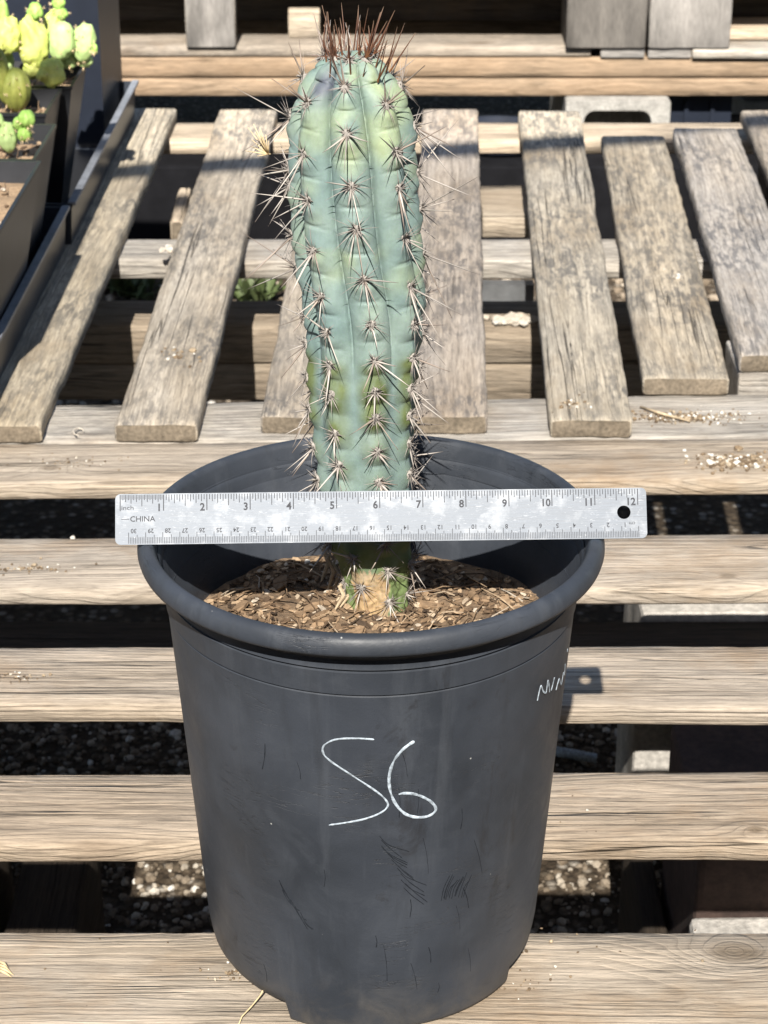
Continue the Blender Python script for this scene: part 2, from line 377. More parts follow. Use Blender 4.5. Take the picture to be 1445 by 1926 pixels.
gv = mk('gravel', *stones(sp), M['gravel'], smooth=False); tag(gv, 'loose tan and white gravel on the earth under the pallets', 'gravel', kind='stuff')

# ------------------------------------------------------------------ front pallet (horizontal deck boards)
T0 = .018
fp = empty('pallet', (0, .3, 0), 'pale wooden pallet with wide crosswise boards under the black pot', 'pallet')
rows = [(1751, 1751, 1990, 1990, (.96, .92, .86)), (1455, 1449, 1625, 1622, (.93, .865, .79)), (1216, 1214, 1361, 1367, (.97, .93, .88)), (1011, 1004, 1140, 1138, (1.0, .98, .95)), (834, 823, 942, 932, (.97, .93, .87))]
def px_row(fl, fr, nl, nr, zt, T, x0=-.95, x1=.95):
    P = []
    for (yl, yr, z) in ((fl, fr, zt), (nl, nr, zt-T)):
        a = atz(0, yl, z); b = atz(1445, yr, z); d = (b-a)/(b.x-a.x)
        P += [a+d*(x0-a.x), a+d*(x1-a.x)]
    for p in P: p.z = zt
    return P
for i, (a, b, c, d, tn) in enumerate(rows):
    P = px_row(a, b, c, d, 0, T0)
    bd = board('deck_board', P[0], P[1], P[2], P[3], T0, M['deck'], fp, seg=140, tint=tn, seed=3.1+i*7)
    kn = {0: (1382, 1792, .011), 3: (1370, 1083, .0048), 1: (1420, 1560, .004), 4: (95, 880, .006)}.get(i)
    if kn:
        k_ = (bd.matrix_basis.inverted() @ (atz(kn[0], kn[1], 0)-fp.location)); bd['knot_x'] = k_.x; bd['knot_y'] = k_.y; bd['knot_r'] = kn[2]
for x0, x1 in ((-.70, -.66), (.66, .70)):
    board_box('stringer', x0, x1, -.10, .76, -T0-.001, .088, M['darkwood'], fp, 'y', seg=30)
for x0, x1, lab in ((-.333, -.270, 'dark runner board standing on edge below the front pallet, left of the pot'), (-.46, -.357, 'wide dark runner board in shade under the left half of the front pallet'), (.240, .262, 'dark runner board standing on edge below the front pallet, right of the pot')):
    tag(board_box('runner_board', x0, x1, .02, .60, -.325, .1745, M['darkwood'], None, 'y', seg=30, tint=(.5, .5, .5)), lab, 'board')  # halved tint paints in the shade below the deck
# nail heads
# ------------------------------------------------------------------ rear pallet with lengthwise slats
rp = empty('pallet', (0, 1.3, 0), 'grey weathered pallet with mould mottled slats running back from the pot', 'pallet')
ZS = .0195; TS = .019
slats = [(-82, 75, 800, 216, 333, 203), (215, 371, 798, 414, 522, 205), (490, 645, 783, 601, 697, 205), (762, 917, 783, 795, 899, 205), (1035, 1191, 790, 976, 1090, 208), (1209, 1373, 711, 1131, 1251, 255), (1392, 1560, 668, 1268, 1385, 241), (1590, 1760, 668, 1394, 1505, 207)]
zz = [0, 0, 0, 0, 0, .001, .018, .018]
for i, (nl, nr, ny, fl, fr, fy) in enumerate(slats):
    z = ZS+zz[i]
    A, B, C, D = atz(nl, ny, z), atz(nr, ny, z), atz(fl, fy, z), atz(fr, fy, z)
    board('slat', A, C, B, D, TS, M['slat'], rp, seg=90, wob=.0016, tint=[(.95, .92, .84), (1, .97, .92), (.92, .9, .88), (.92, .88, .86), (1.02, 1, .94), (1.0, .97, .9), (1.05, 1.05, 1.08), (.9, .85, .8)][i], seed=1.7+i*5)
P = px_row(764, 740, 834, 824, 0, .0); P[2].y += .0015; P[3].y += .0015
board('stringer', P[0], P[1], P[2], P[3], .036, M['stringer'], rp, seg=100, wob=.002, seed=2.2)
YD = lambda d: d + CAM.y
board_box('stringer', -.95, .95, YD(2.42), YD(2.50), 0, .024, M['stringer'], rp, seg=70, seed=5.2)
board_box('stringer', -1.0, 1.0, YD(2.926), YD(3.02), 0, .020, M['lumber'], rp, seg=70, seed=8.2, tint=(1.15, 1.22, 1.28))
bevel_box('stringer_block', atz(1392, 705, .018).x, .75, .905, 1.0, -.036, .0175, M['stringer'], rp)
# timber underneath
for k, (zt, dx) in enumerate(((-.100, 0), (-.1515, .004))):
    o = board_box('timber_beam', -.95, .95, 1.345+dx, 1.435+dx, zt, .051, M['lumber'], seg=60, tint=(.9, .95, 1.0))
    tag(o, ['upper tan timber beam stacked beneath the slats of the grey pallet', 'lower tan timber beam stacked under its twin beneath the grey pallet'][k], 'timber')
o = board_box('timber_beam', -.8, .8, .66, .775, -.20, .05, M['darkwood'], seg=60); tag(o, 'timber beam coloured dark for the shade, lying crosswise under the front pallet', 'timber')
# supports on the ground
def tagbox(name, label, cat, *a, group=None, **kw): return tag(bevel_box(name, *a, **kw), label, cat, group)
tagbox('concrete_block', 'pale concrete block with sunlit top on the gravel below the front pallet', 'block', .262, .66, .18, .333, GZ, -.236, M['concrete'], b=.006, rough=.0015, sub=3)
tagbox('paver_brick', 'shaded reddish brick stack behind the low pale block under the front pallet', 'brick', .268, .64, .337, .53, GZ, -.168, M['brick'], b=.006, rough=.0015, sub=3)
tagbox('concrete_block', 'pale concrete block behind the dark beam under the front pallet', 'block', .27, .62, .779, .93, GZ, -.195, M['concrete'], b=.006, rough=.0015, sub=3)
tagbox('paver_brick', 'red brick standing behind the dark timber beam', 'brick', .155, .185, .78, .84, GZ, -.19, M['brick'], b=.004, rough=.001, sub=2)
tagbox('concrete_block', 'concrete block under the left end of the front pallet', 'block', -.70, -.40, .15, .55, GZ, -.108, M['cinder'], b=.006, rough=.0015, sub=2)
tagbox('concrete_block', 'concrete block holding up the timber beams below the grey slats', 'block', -.75, -.55, 1.32, 1.50, GZ, -.203, M['cinder'], b=.006, rough=.0015, sub=2)
tagbox('concrete_block', 'concrete block holding up the other end of the timber beams', 'block', .55, .76, 1.32, 1.50, GZ, -.203, M['cinder'], b=.006, rough=.0015, sub=2)
for x in (-.6, .6):
    tagbox('wood_post', 'short wooden post holding the far edge of the grey pallet', 'post', x-.045, x+.045, 1.82, 1.90, GZ, -.021, M['darkwood'], group='posts under the grey pallet')
    tagbox('wood_post', 'short wooden post under the joint of the two pallets', 'post', x-.06, x+.02, .77, .85, GZ, -.037, M['darkwood'], group='posts under the pallet joint')
stk = mk('plastic_stake', *tube_vf([atz(1040, 1412, -.49), atz(1080, 1419, -.49), atz(1122, 1427, -.492)], .006, 8), M['chalk']); tag(stk, 'white plastic stake lying on the gravel behind the pot', 'stake')

# ------------------------------------------------------------------ black nursery pot
H = .2945
pot = empty('nursery_pot', (0, 0, 0), 'large black plastic nursery pot marked 56 holding the blue cactus', 'pot')
def rw(z): return .1045 + (z-.02)/(.262-.02)*(.1236-.1045)
NS = 256
def sst(a, b, x): t = max(0, min(1, (x-a)/(b-a))); return t*t*(3-2*t)
def lift(z): return z + .0095*sst(.06, .22, z)
def rwa(z): return rw(z-.0095*sst(.06, .22, z-.0095))
def zbot(a):
    """feet and drain notches round the base; a = angle from the front towards +X in degrees"""
    for lo, hi, h_ in ((2, 57, .0035), (57, 100, .012), (-88, -30, .0115), (120, 160, .008), (-150, -105, .008)):
        if lo < a < hi: return h_
    return .0
v = []; f = []
def wall_prof(zb):
    p = [(.1255, .2735), (.1238, .262)]
    p += [(rw(.259)+.0012, .259), (rw(.2580), .2580), (rw(.2572)-.0016, .2572), (rw(.2563)+.0003, .2563)]
    p += [(rw(.2420)+.0003, .2420), (rw(.2410)-.0018, .2410), (rw(.2400)-.0004, .2400)]
    for k in range(1, 9): z = .2400-(.2400-.03)*k/8; p.append((rw(z)-.0004, z))
    p += [(rw(.022)-.0009, .022), (.1027, .0165), (.1012, zb+.0035), (.1004, zb+.0008), (.0996, zb), (.0970, zb), (.0962, .0135), (.0950, .0138), (.03, .0138), (.0, .0138), (.0, .016), (.094, .016)]
    p += [(rw(.03)-.0034, .03), (rw(.12)-.0028, .12), (rw(.21)-.0026, .21), (rw(.2285)-.0026, .2285), (rw(.23)-.0016, .23), (rw(.262)-.0016, .262), (.1265, .268)]
    return p
m = len(wall_prof(0))
for i in range(NS):
    a = 2*math.pi*i/NS; ad = math.degrees(a); ad = ad-360 if ad > 180 else ad
    wv = 1 + .0035*math.cos(2*a+.6)
    for r, z in wall_prof(zbot(ad)):
        r2 = r*(1+(wv-1)*(z/.27)); v.append((r2*math.sin(a), -r2*math.cos(a), lift(z)))
for i in range(NS):
    j = (i+1) % NS
    for k in range(m): f.append((i*m+k, i*m+(k+1) % m, j*m+(k+1) % m, j*m+k))
wall = mk('wall', v, f, M['pot'], pot); wall.data.set_sharp_from_angle(angle=R(40))
rim = [(.1235, .2615), (.1268, .274), (.1283, .2815), (.1298, .2841), (.1318, .285), (.1345, .2842), (.1368, .2818), (.1380, .2775), (.1381, .2755), (.1376, .2737), (.1364, .2732), (.1352, .2742), (.1335, .2752), (.1275, .2748), (.1247, .2700), (.1240, .2640)]
vv, ff = lathe_vf([(r*.9945, lift(z)) for r, z in rim], NS, True)
vv = [(x*(1+.003*math.cos(2*math.atan2(x, -y)+.6)), y*(1+.003*math.cos(2*math.atan2(x, -y)+.6)), z + .0006*math.sin(3*math.atan2(x, -y)+1)) for x, y, z in vv]
rimo = mk('rim', vv, ff, M['pot'], pot)
def on_pot(x, y, off=.0004):
    d = ray(x, y); lo = 0
    for k in range(900):
        t = .9 + k*.001; p = CAM + d*t
        if p.z < .262 and math.hypot(p.x, p.y) <= rwa(p.z)+off and p.y < .05: 
            a, b = t-.001, t
            for _ in range(14):
                c = (a+b)/2; q = CAM+d*c
                if math.hypot(q.x, q.y) <= rwa(q.z)+off: b = c
                else: a = c
            return CAM + d*b
    return None
def smooth_path(pts, n=8):
    out = []; P = [Vector((*p, 0)) for p in pts]
    for i in range(len(P)-1):
        p0, p1, p2, p3 = P[max(i-1, 0)], P[i], P[i+1], P[min(i+2, len(P)-1)]
        for k in range(n):
            t = k/n; out.append(.5*((2*p1)+(p2-p0)*t+(2*p0-5*p1+4*p2-p3)*t*t+(3*p1-p0-3*p2+p3)*t**3))
    out.append(P[-1]); return out
def pot_stroke(name, pts, wid, mat, label=None, vary=.55):
    path = [on_pot(p.x, p.y) for p in smooth_path(pts)]; path = [p for p in path if p]
    v = []; f = []
    for i, p in enumerate(path):
        t = (path[min(i+1, len(path)-1)]-path[max(i-1, 0)]).normalized(); n = Vector((p.x, p.y, .02)).normalized()
        s = t.cross(n).normalized(); wv = wid*(1+vary*noise.noise(Vector((i*.21, wid*1e4, pts[0][0]))))*.5
        e = .35 if i in (0, len(path)-1) else 1
        hh = n*(.0003 if mat is M['chalk'] else .00008); v += [p+s*wv*e, p+s*wv*.5*e+hh, p-s*wv*.5*e+hh, p-s*wv*e]
    for i in range(len(path)-1):
        for k in range(3): f.append((i*4+k, i*4+k+1, i*4+5+k, i*4+4+k))
    o = mk(name, v, f, mat, pot)
    if label: o['label'] = label
    return o
pot_stroke('handwritten_digit', [(704, 1391), (672, 1389), (632, 1391), (610, 1402), (608, 1416), (621, 1431), (660, 1457), (710, 1490), (728, 1508), (728, 1519), (712, 1531), (676, 1543), (619, 1552)], .0011, M['chalk'], 'white handwritten digit 5')
pot_stroke('handwritten_digit', [(780, 1394), (760, 1408), (742, 1430), (733, 1456), (733, 1481), (742, 1508), (760, 1529), (782, 1537), (806, 1535), (820, 1523), (811, 1508), (788, 1496), (767, 1492), (750, 1494)], .0016, M['chalk'], 'white handwritten digit 6')
for s in ([(1011, 1318), (1014, 1303), (1018, 1290), (1022, 1300), (1027, 1303), (1029, 1292), (1031, 1280), (1033, 1290), (1034, 1302)], [(1037, 1299), (1040, 1287), (1043, 1274)], [(1046, 1298), (1049, 1286), (1052, 1277), (1054, 1284), (1056, 1287), (1058, 1276), (1060, 1264)], [(1061, 1270), (1062.5, 1260), (1063, 1248)], [(1067, 1226), (1067.5, 1220)]):
    pot_stroke('handwritten_letter', s, .0011, M['chalk'])
random.seed(5)
for k in range(20):     # dark rub marks in the faded plastic
    x = random.choice((random.uniform(390, 560), random.uniform(700, 900), random.uniform(450, 980))); y = random.uniform(1330, 1850)
    a = random.choice((1.5, 1.6, 1.35, 1.45, 1.5))+random.uniform(-.2, .2); L = random.uniform(14, 70)
    pot_stroke('scuff_mark', [(x, y), (x+L*.5*math.cos(a)+2, y+L*.5*math.sin(a)), (x+L*math.cos(a), y+L*math.sin(a))], random.uniform(.00025, .0005), M['scuff'])
for k in range(12):
    x = 712+k*4.5+random.uniform(-6, 6); y = 1570+k*9+random.uniform(-4, 4)
    pot_stroke('scuff_mark', [(x, y), (x+18, y+17), (x+random.uniform(36, 60), y+random.uniform(26, 36))], .00035, M['scuff'])
    x = 828+k*4+random.uniform(-3, 3); y = 1684
    pot_stroke('scuff_mark', [(x, y+random.uniform(0, 12)), (x+5, y-14), (x+16, y-random.uniform(24, 44))], .0004, M['scuff'])
    x = 522+k*4+random.uniform(-3, 3); y = 1655+k*6
    pot_stroke('scuff_mark', [(x, y), (x+9, y+18), (x+22, y+random.uniform(26, 40))], .0006, M['scuff'])

# ------------------------------------------------------------------ soil in the pot
random.seed(21)
SZ = .2175
def soil_z(x, y): return SZ + .004*noise.noise(Vector((x*22, y*22, 1))) + .002*noise.noise(Vector((x*90, y*90, 4))) + .004*math.exp(-((x-.004)**2+(y-.04)**2)/.0015)
v = [(0, 0, soil_z(0, 0))]; f = []
NR, NA = 40, 96
for i in range(1, NR+1):
    for k in range(NA):
        r = .1172*i/NR; a = 2*math.pi*k/NA; x, y = r*math.cos(a), r*math.sin(a); v.append((x, y, soil_z(x, y)))
for k in range(NA): f.append((0, 1+k, 1+(k+1) % NA))
for i in range(NR-1):
    for k in range(NA): f.append((1+i*NA+k, 1+(i+1)*NA+k, 1+(i+1)*NA+(k+1) % NA, 1+i*NA+(k+1) % NA))
M['soil'] = simple('potting_soil', (.17, .115, .07), .95, 220, .5, .003)
s = mk('potting_soil', v, f, M['soil']); tag(s, 'brown gritty potting soil filling the black pot', 'soil', kind='stuff')
def chip_vf(p, l, wd, th, rz, tilt, roll=0):
    q = Matrix.Rotation(rz, 3, 'Z') @ Matrix.Rotation(tilt, 3, 'Y') @ Matrix.Rotation(roll, 3, 'X')
    pts = []
    for s in (-1, 1):
        for k in range(6):
            a = k/6*6.283+.3; rr = random.uniform(.75, 1.1)
            pts.append(Vector(p) + q @ Vector((math.cos(a)*l*.5*rr, math.sin(a)*wd*.5*rr, s*th*.5*random.uniform(.6, 1.2))))
    f = [tuple(range(5, -1, -1)), tuple(range(6, 12))] + [(k, (k+1) % 6, 6+(k+1) % 6, 6+k) for k in range(6)]
    return pts, f
def rdisc(rmax):
    while True:
        x, y = random.uniform(-1, 1), random.uniform(-1, 1)
        if x*x+y*y < 1: return x*rmax, y*rmax
parts = []
for k in range(2600):
    x, y = rdisc(.1115); l = random.uniform(.0025, .008)
    parts.append(chip_vf((x, y, soil_z(x, y)+random.uniform(.0, .0025)), l, l*random.uniform(.3, .8), random.uniform(.0004, .0012), random.uniform(0, 6.3), random.uniform(-.5, .5), random.uniform(-.5, .5)))
for k in range(240):
    x, y = rdisc(.110); L = random.uniform(.012, .035); a = random.uniform(0, 6.3); z = soil_z(x, y)+.002
    e = Vector((math.cos(a), math.sin(a), random.uniform(-.05, .3)))*L
    e2 = Vector((x, y, z))+e
    if math.hypot(e2.x, e2.y) < .113: parts.append(tube_vf([(x, y, z), Vector((x, y, z))+e*.5+Vector((random.uniform(-.002, .002),)*2+(.002,)), e2], [.0005, .0004, .0002], 4))
o = mk('bark_mulch', *merge(parts), M['bark'], smooth=False); tag(o, 'fine bark mulch and twigs covering the soil in the black pot', 'mulch', kind='stuff')
for k in range(40):
    while True:
        x, y = rdisc(.104)
        if math.hypot(x-.003, y-.042) > .03: break
    l = random.uniform(.009, .019)
    vv, ff = chip_vf((0, 0, 0), l, l*random.uniform(.35, .6), random.uniform(.0018, .003), random.uniform(0, 6.3), random.uniform(-.25, .25), random.uniform(-.3, .3))
    o = mk('bark_chip', vv, ff, M['bark'], loc=(x, y, soil_z(x, y)+.0025), smooth=False)
    tag(o, 'flat brown bark chip lying on the soil around the cactus', 'bark chip', 'bark chips on the pot soil')
vs = []
for k in range(16):
    x, y = rdisc(.110); sz = random.uniform(.0012, .003); vs.append(((x, y, soil_z(x, y)+.0015), sz, .8))
M['perlite'] = pebble_mat('perlite', [(0., (.45, .38, .3)), (.6, (.5, .45, .38)), (1., (.6, .57, .52))])
tag(mk('perlite', *stones(vs), M['perlite'], smooth=False), 'pale perlite grains scattered on the pot soil', 'perlite', kind='stuff')

for k in range(7):
    a = atz(random.uniform(600, 650), random.uniform(1080, 1165), SZ+.004); b_ = Vector((random.uniform(-.002, .014), .006, random.uniform(.01, .03)))
    o = mk('dry_husk', *tube_vf([a, a+b_*.35+Vector((.003, 0, .003)), a+b_*.7+Vector((-.002, 0, .002)), a+b_], [.0006, .0018, .0014, .0003], 6), M['twig'], smooth=False)
    tag(o, 'curled tan husk leaning on the foot of the cactus', 'husk', 'husks at the cactus foot')
# ------------------------------------------------------------------ the blue cactus
random.seed(31)
CY = .042
tab = [(1222, 645, 776), (1195, 648, 773), (1150, 650, 768), (1090, 652, 770), (1030, 625, 775), (960, 606, 774), (900, 600, 774), (850, 594, 776), (800, 588, 778), (750, 584, 781), (700, 581, 785), (650, 580, 791), (600, 576, 796), (550, 570, 797), (500, 562, 793), (450, 556, 789), (400, 551, 786), (350, 548, 784), (300, 546, 782), (250, 547, 780), (220, 549, 776), (190, 556, 766), (165, 566, 754), (140, 580, 738), (122, 594, 726), (110, 612, 712), (102, 632, 694), (98, 655, 668)]
prof = []
for y, xl, xr in tab:
    a, b = aty(xl, y, CY), aty(xr, y, CY); prof.append((a.z, (a.x+b.x)/2, (b.x-a.x)/2))
def interp(z, col):
    if z <= prof[0][0]: return prof[0][col]
    for i in range(len(prof)-1):
        if z <= prof[i+1][0]:
            t = (z-prof[i][0])/(prof[i+1][0]-prof[i][0]); return prof[i][col]*(1-t)+prof[i+1][col]*t
    return prof[-1][col]
ZT, ZB = prof[-1][0], prof[0][0]
def sm(a, b, x): t = max(0, min(1, (x-a)/(b-a))); return t*t*(3-2*t)
zpx = lambda y: aty(690, y, CY-.03).z
ZUP, ZLO = zpx(250), zpx(850)
NRIB = 8
def rib_ang(k, z):
    t = (ZUP-z)/(ZUP-ZLO); t = max(-.3, min(1.25, t))
    return k*2*math.pi/NRIB + R(-4 + 20*t) + .035*noise.noise(Vector((z*14, k*3.3, 0)))
cen = [112, 170, 250, 345, 425, 520, 605, 675, 735, 785, 850, 910, 975, 1030, 1085, 1150]
lef = [128, 205, 295, 382, 475, 560, 627, 690, 745, 820, 880, 940, 1000, 1060, 1120]
rig = [130, 205, 290, 360, 455, 548, 620, 685, 745, 800, 855, 915, 970, 1035, 1090, 1150]
base_lists = {0: cen, 1: rig, 7: lef, 2: [105, 160, 235, 325, 395, 480, 560, 630, 700, 760, 810, 870, 925, 990, 1060], 6: [110, 150, 225, 320, 350, 440, 500, 590, 640, 700, 760, 830, 890, 950, 1010, 1080],
              3: cen, 4: lef, 5: rig}
areoles = {}
for k in range(NRIB):
    areoles[k] = sorted([aty(690, y + (random.uniform(-10, 10) if k in (3, 4, 5) else 0), CY-(.03 if k in (0, 1, 7) else 0)).z for y in base_lists[k]], reverse=True)
    areoles[k] = [min(z, ZT-.002) for z in areoles[k]]
def crest(z):            # rib depth fraction
    return .10 + .15*sm(zpx(760), zpx(480), z) + .05*sm(zpx(300), zpx(150), z)
def rib_k(th, z):
    best = None
    for k in range(NRIB):
        d = (th-rib_ang(k, z)+math.pi) % (2*math.pi) - math.pi
        if best is None or abs(d) < abs(best[1]): best = (k, d)
    return best
def surf(th, z):
    """radius factor, rib index, offset from the crest, distance to nearest areole"""
    k, d = rib_k(th, z)
    s = abs(d)/(math.pi/NRIB)                         # 0 crest .. 1 valley
    c = crest(z)
    low = sm(zpx(560), zpx(760), z)
    shape_up = math.cos(min(s, 1)*math.pi/2)**.55     # rounded rib with a sharp valley
    shape_lo = .5+.5*math.cos(s*math.pi)
    sh = shape_up*(1-low)+shape_lo*low
    r = 1 - c*(1-sh)
    r -= .055*(1-low)*math.exp(-((1-min(s, 1))/.07)**2)
    za = min(areoles[k], key=lambda q: abs(q-z)); dz = z-za
    # half spacing
    lst = areoles[k]; i = lst.index(za)
    nb = lst[i-1] if dz > 0 and i > 0 else (lst[i+1] if dz <= 0 and i < len(lst)-1 else None)
    ripple = 0
    if nb is not None and abs(nb-za) > .004:
        u = abs(dz)/abs(nb-za)                          # 0 at areole, .5 midway
        wgt = max(0, 1-s*1.05)
        tu = 1+2.6*sm(zpx(250), zpx(120), z)
        ripple += .030*math.cos(2*math.pi*u)*wgt*(.6+.7*low)*tu
        arch = .5 - .10*(s*s)                           # crease curves
        cr = math.exp(-(((u-arch)*abs(nb-za))/.0009)**2)
        ripple -= .030*tu*cr*max(0, 1-s*1.15)*(1 if dz > 0 else .8)*(1-.55*low)
    ripple -= .045*math.exp(-((dz)**2+(d*.034)**2)/.0028**2)
    ripple += .030*math.exp(-((dz+.0055)**2/.004**2+(d*.034)**2/.006**2))
    lump = sm(zpx(240), zpx(110), z)
    r += .07*lump*noise.noise(Vector((k*7.7+1.3*math.cos(th*2), dz*60, za*40)))*max(0, 1-s)
    n = .026*noise.noise(Vector((math.cos(th)*1.7, math.sin(th)*1.7, z*32))) + .009*noise.noise(Vector((math.cos(th)*6, math.sin(th)*6, z*120)))
    if z < .262: n += .05*sm(.262, .235, z)*noise.noise(Vector((th*6, z*420, 5)))
    return r + ripple + n, k, d, s, dz
NTH, NZ = 344, 440
zs = [ZB+(ZT-ZB)*(1-(1-i/(NZ-1))**1.35) for i in range(NZ)]
cx = lambda z: interp(z, 1)
RAD = lambda z: interp(z, 2)
# smooth the tables
_t = {}
for i, z in enumerate(zs):
    hw = .010*sm(ZT, ZT-.04, z)+1e-4
    _t[i] = (sum(cx(z+hw*q) for q in (-1, -.5, 0, .5, 1))/5, sum(RAD(z+hw*q) for q in (-1, -.5, 0, .5, 1))/5)
V = []; CL = []
def lerp3(a, b, t): return tuple(a[i]*(1-t)+b[i]*t for i in range(3))
BLUE, PALE, GREEN, OLIVE, YEL, TAN, VIOL = (.165, .240, .232), (.290, .365, .318), (.245, .305, .205), (.115, .14, .030), (.33, .39, .21), (.42, .28, .14), (.085, .09, .13)
for i, z in enumerate(zs):
    X, Rr = _t[i]
    for k in range(NTH):
        th = 2*math.pi*k/NTH
        r, rk, d, s, dz = surf(th, z)
        rr = Rr*r*1.035
        V.append((X+rr*math.sin(th), CY-rr*math.cos(th), z))
        q = Vector((math.sin(th)*.03, math.cos(th)*.03, z))
        n1 = noise.noise(q*55)*.5+.5; n2 = noise.noise(q*140+Vector((5, 5, 5)))*.5+.5; n3 = noise.noise(q*24+Vector((2, 8, 1)))*.5+.5
        n4 = noise.noise(q*90+Vector((7, 1, 3)))*.5+.5
        c = lerp3(BLUE, PALE, max(0, min(1.2, .1+1.25*(n1-.32)*(1-s*.45)+.5*(n4-.5))))
        top = sm(zpx(330), zpx(130), z)
        c = lerp3(c, GREEN, .5*top*n3 + .15*n3)
        up = sm(zpx(640), zpx(470), z)
        pt = max(0, n4*n3*3.2-.62)*up*(1-s*.55)
        c = lerp3(c, YEL, min(.75, pt))
        lowz = sm(zpx(650), zpx(720), z)*sm(zpx(1000), zpx(830), z)
        ol = max(0, 1-abs(d)/.36)*max(0, 1-abs(dz+.002)/.013)
        ol2 = sm(zpx(660), zpx(700), z)*sm(zpx(850), zpx(740), z)*max(0, 1-s*1.05)
        c = lerp3(c, OLIVE, min(.85, (ol*.9*(.4+n2) + ol2*1.5*(n2*.9+.2))*lowz))
        base = sm(zpx(985), zpx(1060), z)
        c = lerp3(c, (.14, .19, .05), base*.85)
        # corky foot on the front left
        n5 = noise.noise(Vector((th*9, z*700, 3)))*.5+.5; n6 = noise.noise(Vector((th*14, z*160, 8)))*.5+.5
        ck = sm(.42, .58, sm(zpx(1060), zpx(1120), z)*sm(.95, .25, abs(((th+.22+math.pi) % (2*math.pi))-math.pi)) + .55*(n6-.5) + .2*(n5-.5))
        c = lerp3(c, lerp3((.20, .125, .06), (.60, .43, .24), n5*.6+n6*.5), ck)
        # bruised violet scar near the crown
        sc = math.exp(-(((th-R(-38)+math.pi) % (2*math.pi)-math.pi)/.3)**2 - ((z-zpx(172))/.008)**2)
        c = lerp3(c, VIOL, min(.85, sc*1.1*(.4+n2)))
        e = .9+.2*n2
        CL.append((c[0]*e, c[1]*e, c[2]*e, 1))
Fc = []
for i in range(NZ-1):
    for k in range(NTH): Fc.append((i*NTH+k, i*NTH+(k+1) % NTH, (i+1)*NTH+(k+1) % NTH, (i+1)*NTH+k))
V.append((_t[NZ-1][0], CY, ZT-.0015)); CL.append((*GREEN, 1))
for k in range(NTH): Fc.append(((NZ-1)*NTH+k, (NZ-1)*NTH+(k+1) % NTH, len(V)-1))
def cactus_mat():
    t = NT('glaucous_cactus_skin'); a = t.n('Attribute', {'attribute_name': 'skin'}).outputs['Color']; P = t.obj()
    n = t.noise(P, 260, 5, .65); m2 = t.noise(t.vmul(P, (60, 60, 30)), 1, 4, .6)
    c = t.mix(1., a, t.ramp(n, [(.25, .84), (.75, 1.12)]), 'MULTIPLY')
    c = t.mix(t.math('MULTIPLY', t.ramp(m2, [(.5, 0.), (.72, 1.)]), .28), c, (.25, .34, .335))
    sp = t.ramp(t.n('TexVoronoi', {'feature': 'F1'}, Vector=P, Scale=260.).outputs['Distance'], [(.05, 1.), (.12, 0.)])
    c = t.mix(t.math('MULTIPLY', t.math('MULTIPLY', sp, t.ramp(m2, [(.55, 0.), (.62, 1.)])), .5), c, (.34, .40, .30))
    t.set(t.b.inputs['Subsurface Weight'], .12); t.set(t.b.inputs['Subsurface Radius'], (.6, 1., .4)); t.set(t.b.inputs['Subsurface Scale'], .003)
    return t.fin(c, .58, t.bump(n, .0004, .5), spec=.35)
M['cactus'] = cactus_mat()
cac = empty('columnar_cactus', (interp(ZB, 1), CY, ZB), 'blue green columnar cactus with long grey spines growing in the black pot', 'cactus')
body = mk('stem', rel(cac, V), Fc, M['cactus'], cac)
ca = body.data.color_attributes.new('skin', 'FLOAT_COLOR', 'POINT')
ca.data.foreach_set('color', [x for c in CL for x in c])
# areoles and spines
def spine_mat(name, cbase, cmid, ctip):
    t = NT(name); z = t.n('SeparateXYZ', Vector=t.obj()).outputs[2]
    c = t.ramp(z, [(0., cbase), (.3, cmid), (.7, cmid), (1., ctip)])
    c = t.mix(1., c, t.ramp(t.n('ObjectInfo').outputs['Random'], [(0., .72), (1., 1.22)]), 'MULTIPLY')
    return t.fin(c, .5, spec=.35)
M['sp_old'] = spine_mat('old_spine', (.24, .205, .185), (.46, .415, .37), (.16, .125, .105))
M['sp_mid'] = spine_mat('brown_spine', (.20, .165, .14), (.29, .235, .195), (.10, .07, .055))
M['sp_new'] = spine_mat('young_spine', (.20, .085, .032), (.12, .055, .034), (.26, .17, .115))
M['wool'] = simple('areole_wool', (.34, .31, .28), .95, 900, .4, .0004)
def unit_spine(bend, name, mat):
    pts = [(bend*(t*t), 0, t) for t in (0, .25, .5, .75, 1)]
    v, f = tube_vf(pts, [1, .9, .74, .5, .1], 6)
    # radius 1 is scaled: x,y in units of thickness
    return mkmesh(name, v, f, mat)
SPM = {}
def ring_spine(bd, tip):
    v = []; f = []; ts = (0, .2, .4, .6, .8, 1); rr_ = (1, .94, .82, .66, .42, tip)
    for t, r in zip(ts, rr_):
        for k in range(6): v.append((bd*t*t+r*math.cos(k*1.0472), r*math.sin(k*1.0472), t))
    for i in range(5):
        for k in range(6): f.append((i*6+k, i*6+(k+1) % 6, i*6+6+(k+1) % 6, i*6+6+k))
    f.append(tuple(range(30, 36))); return v, f
for key, mt in (('old', 'sp_old'), ('mid', 'sp_mid'), ('new', 'sp_new')):
    SPM[key] = [mkmesh('spine', *ring_spine(bd, tip), M[mt]) for bd, tip in ((0, .12), (2.2, .12), (-3, .12), (4.5, .1), (0, .4))]
def area_pt(k, z):
    z = min(z, ZT-.0012); th = rib_ang(k, z)
    i = min(range(NZ), key=lambda q: abs(zs[q]-z)); X, Rr = _t[i]
    r = surf(th, z)[0]*Rr*1.035
    j = min(range(NZ), key=lambda q: abs(zs[q]-(z-.004))); dr = (_t[j][1]-Rr)/.004
    n = Vector((math.sin(th), -math.cos(th), max(-.2, min(2.5, dr)))).normalized()
    return Vector((X+r*math.sin(th), CY-r*math.cos(th), z)), n
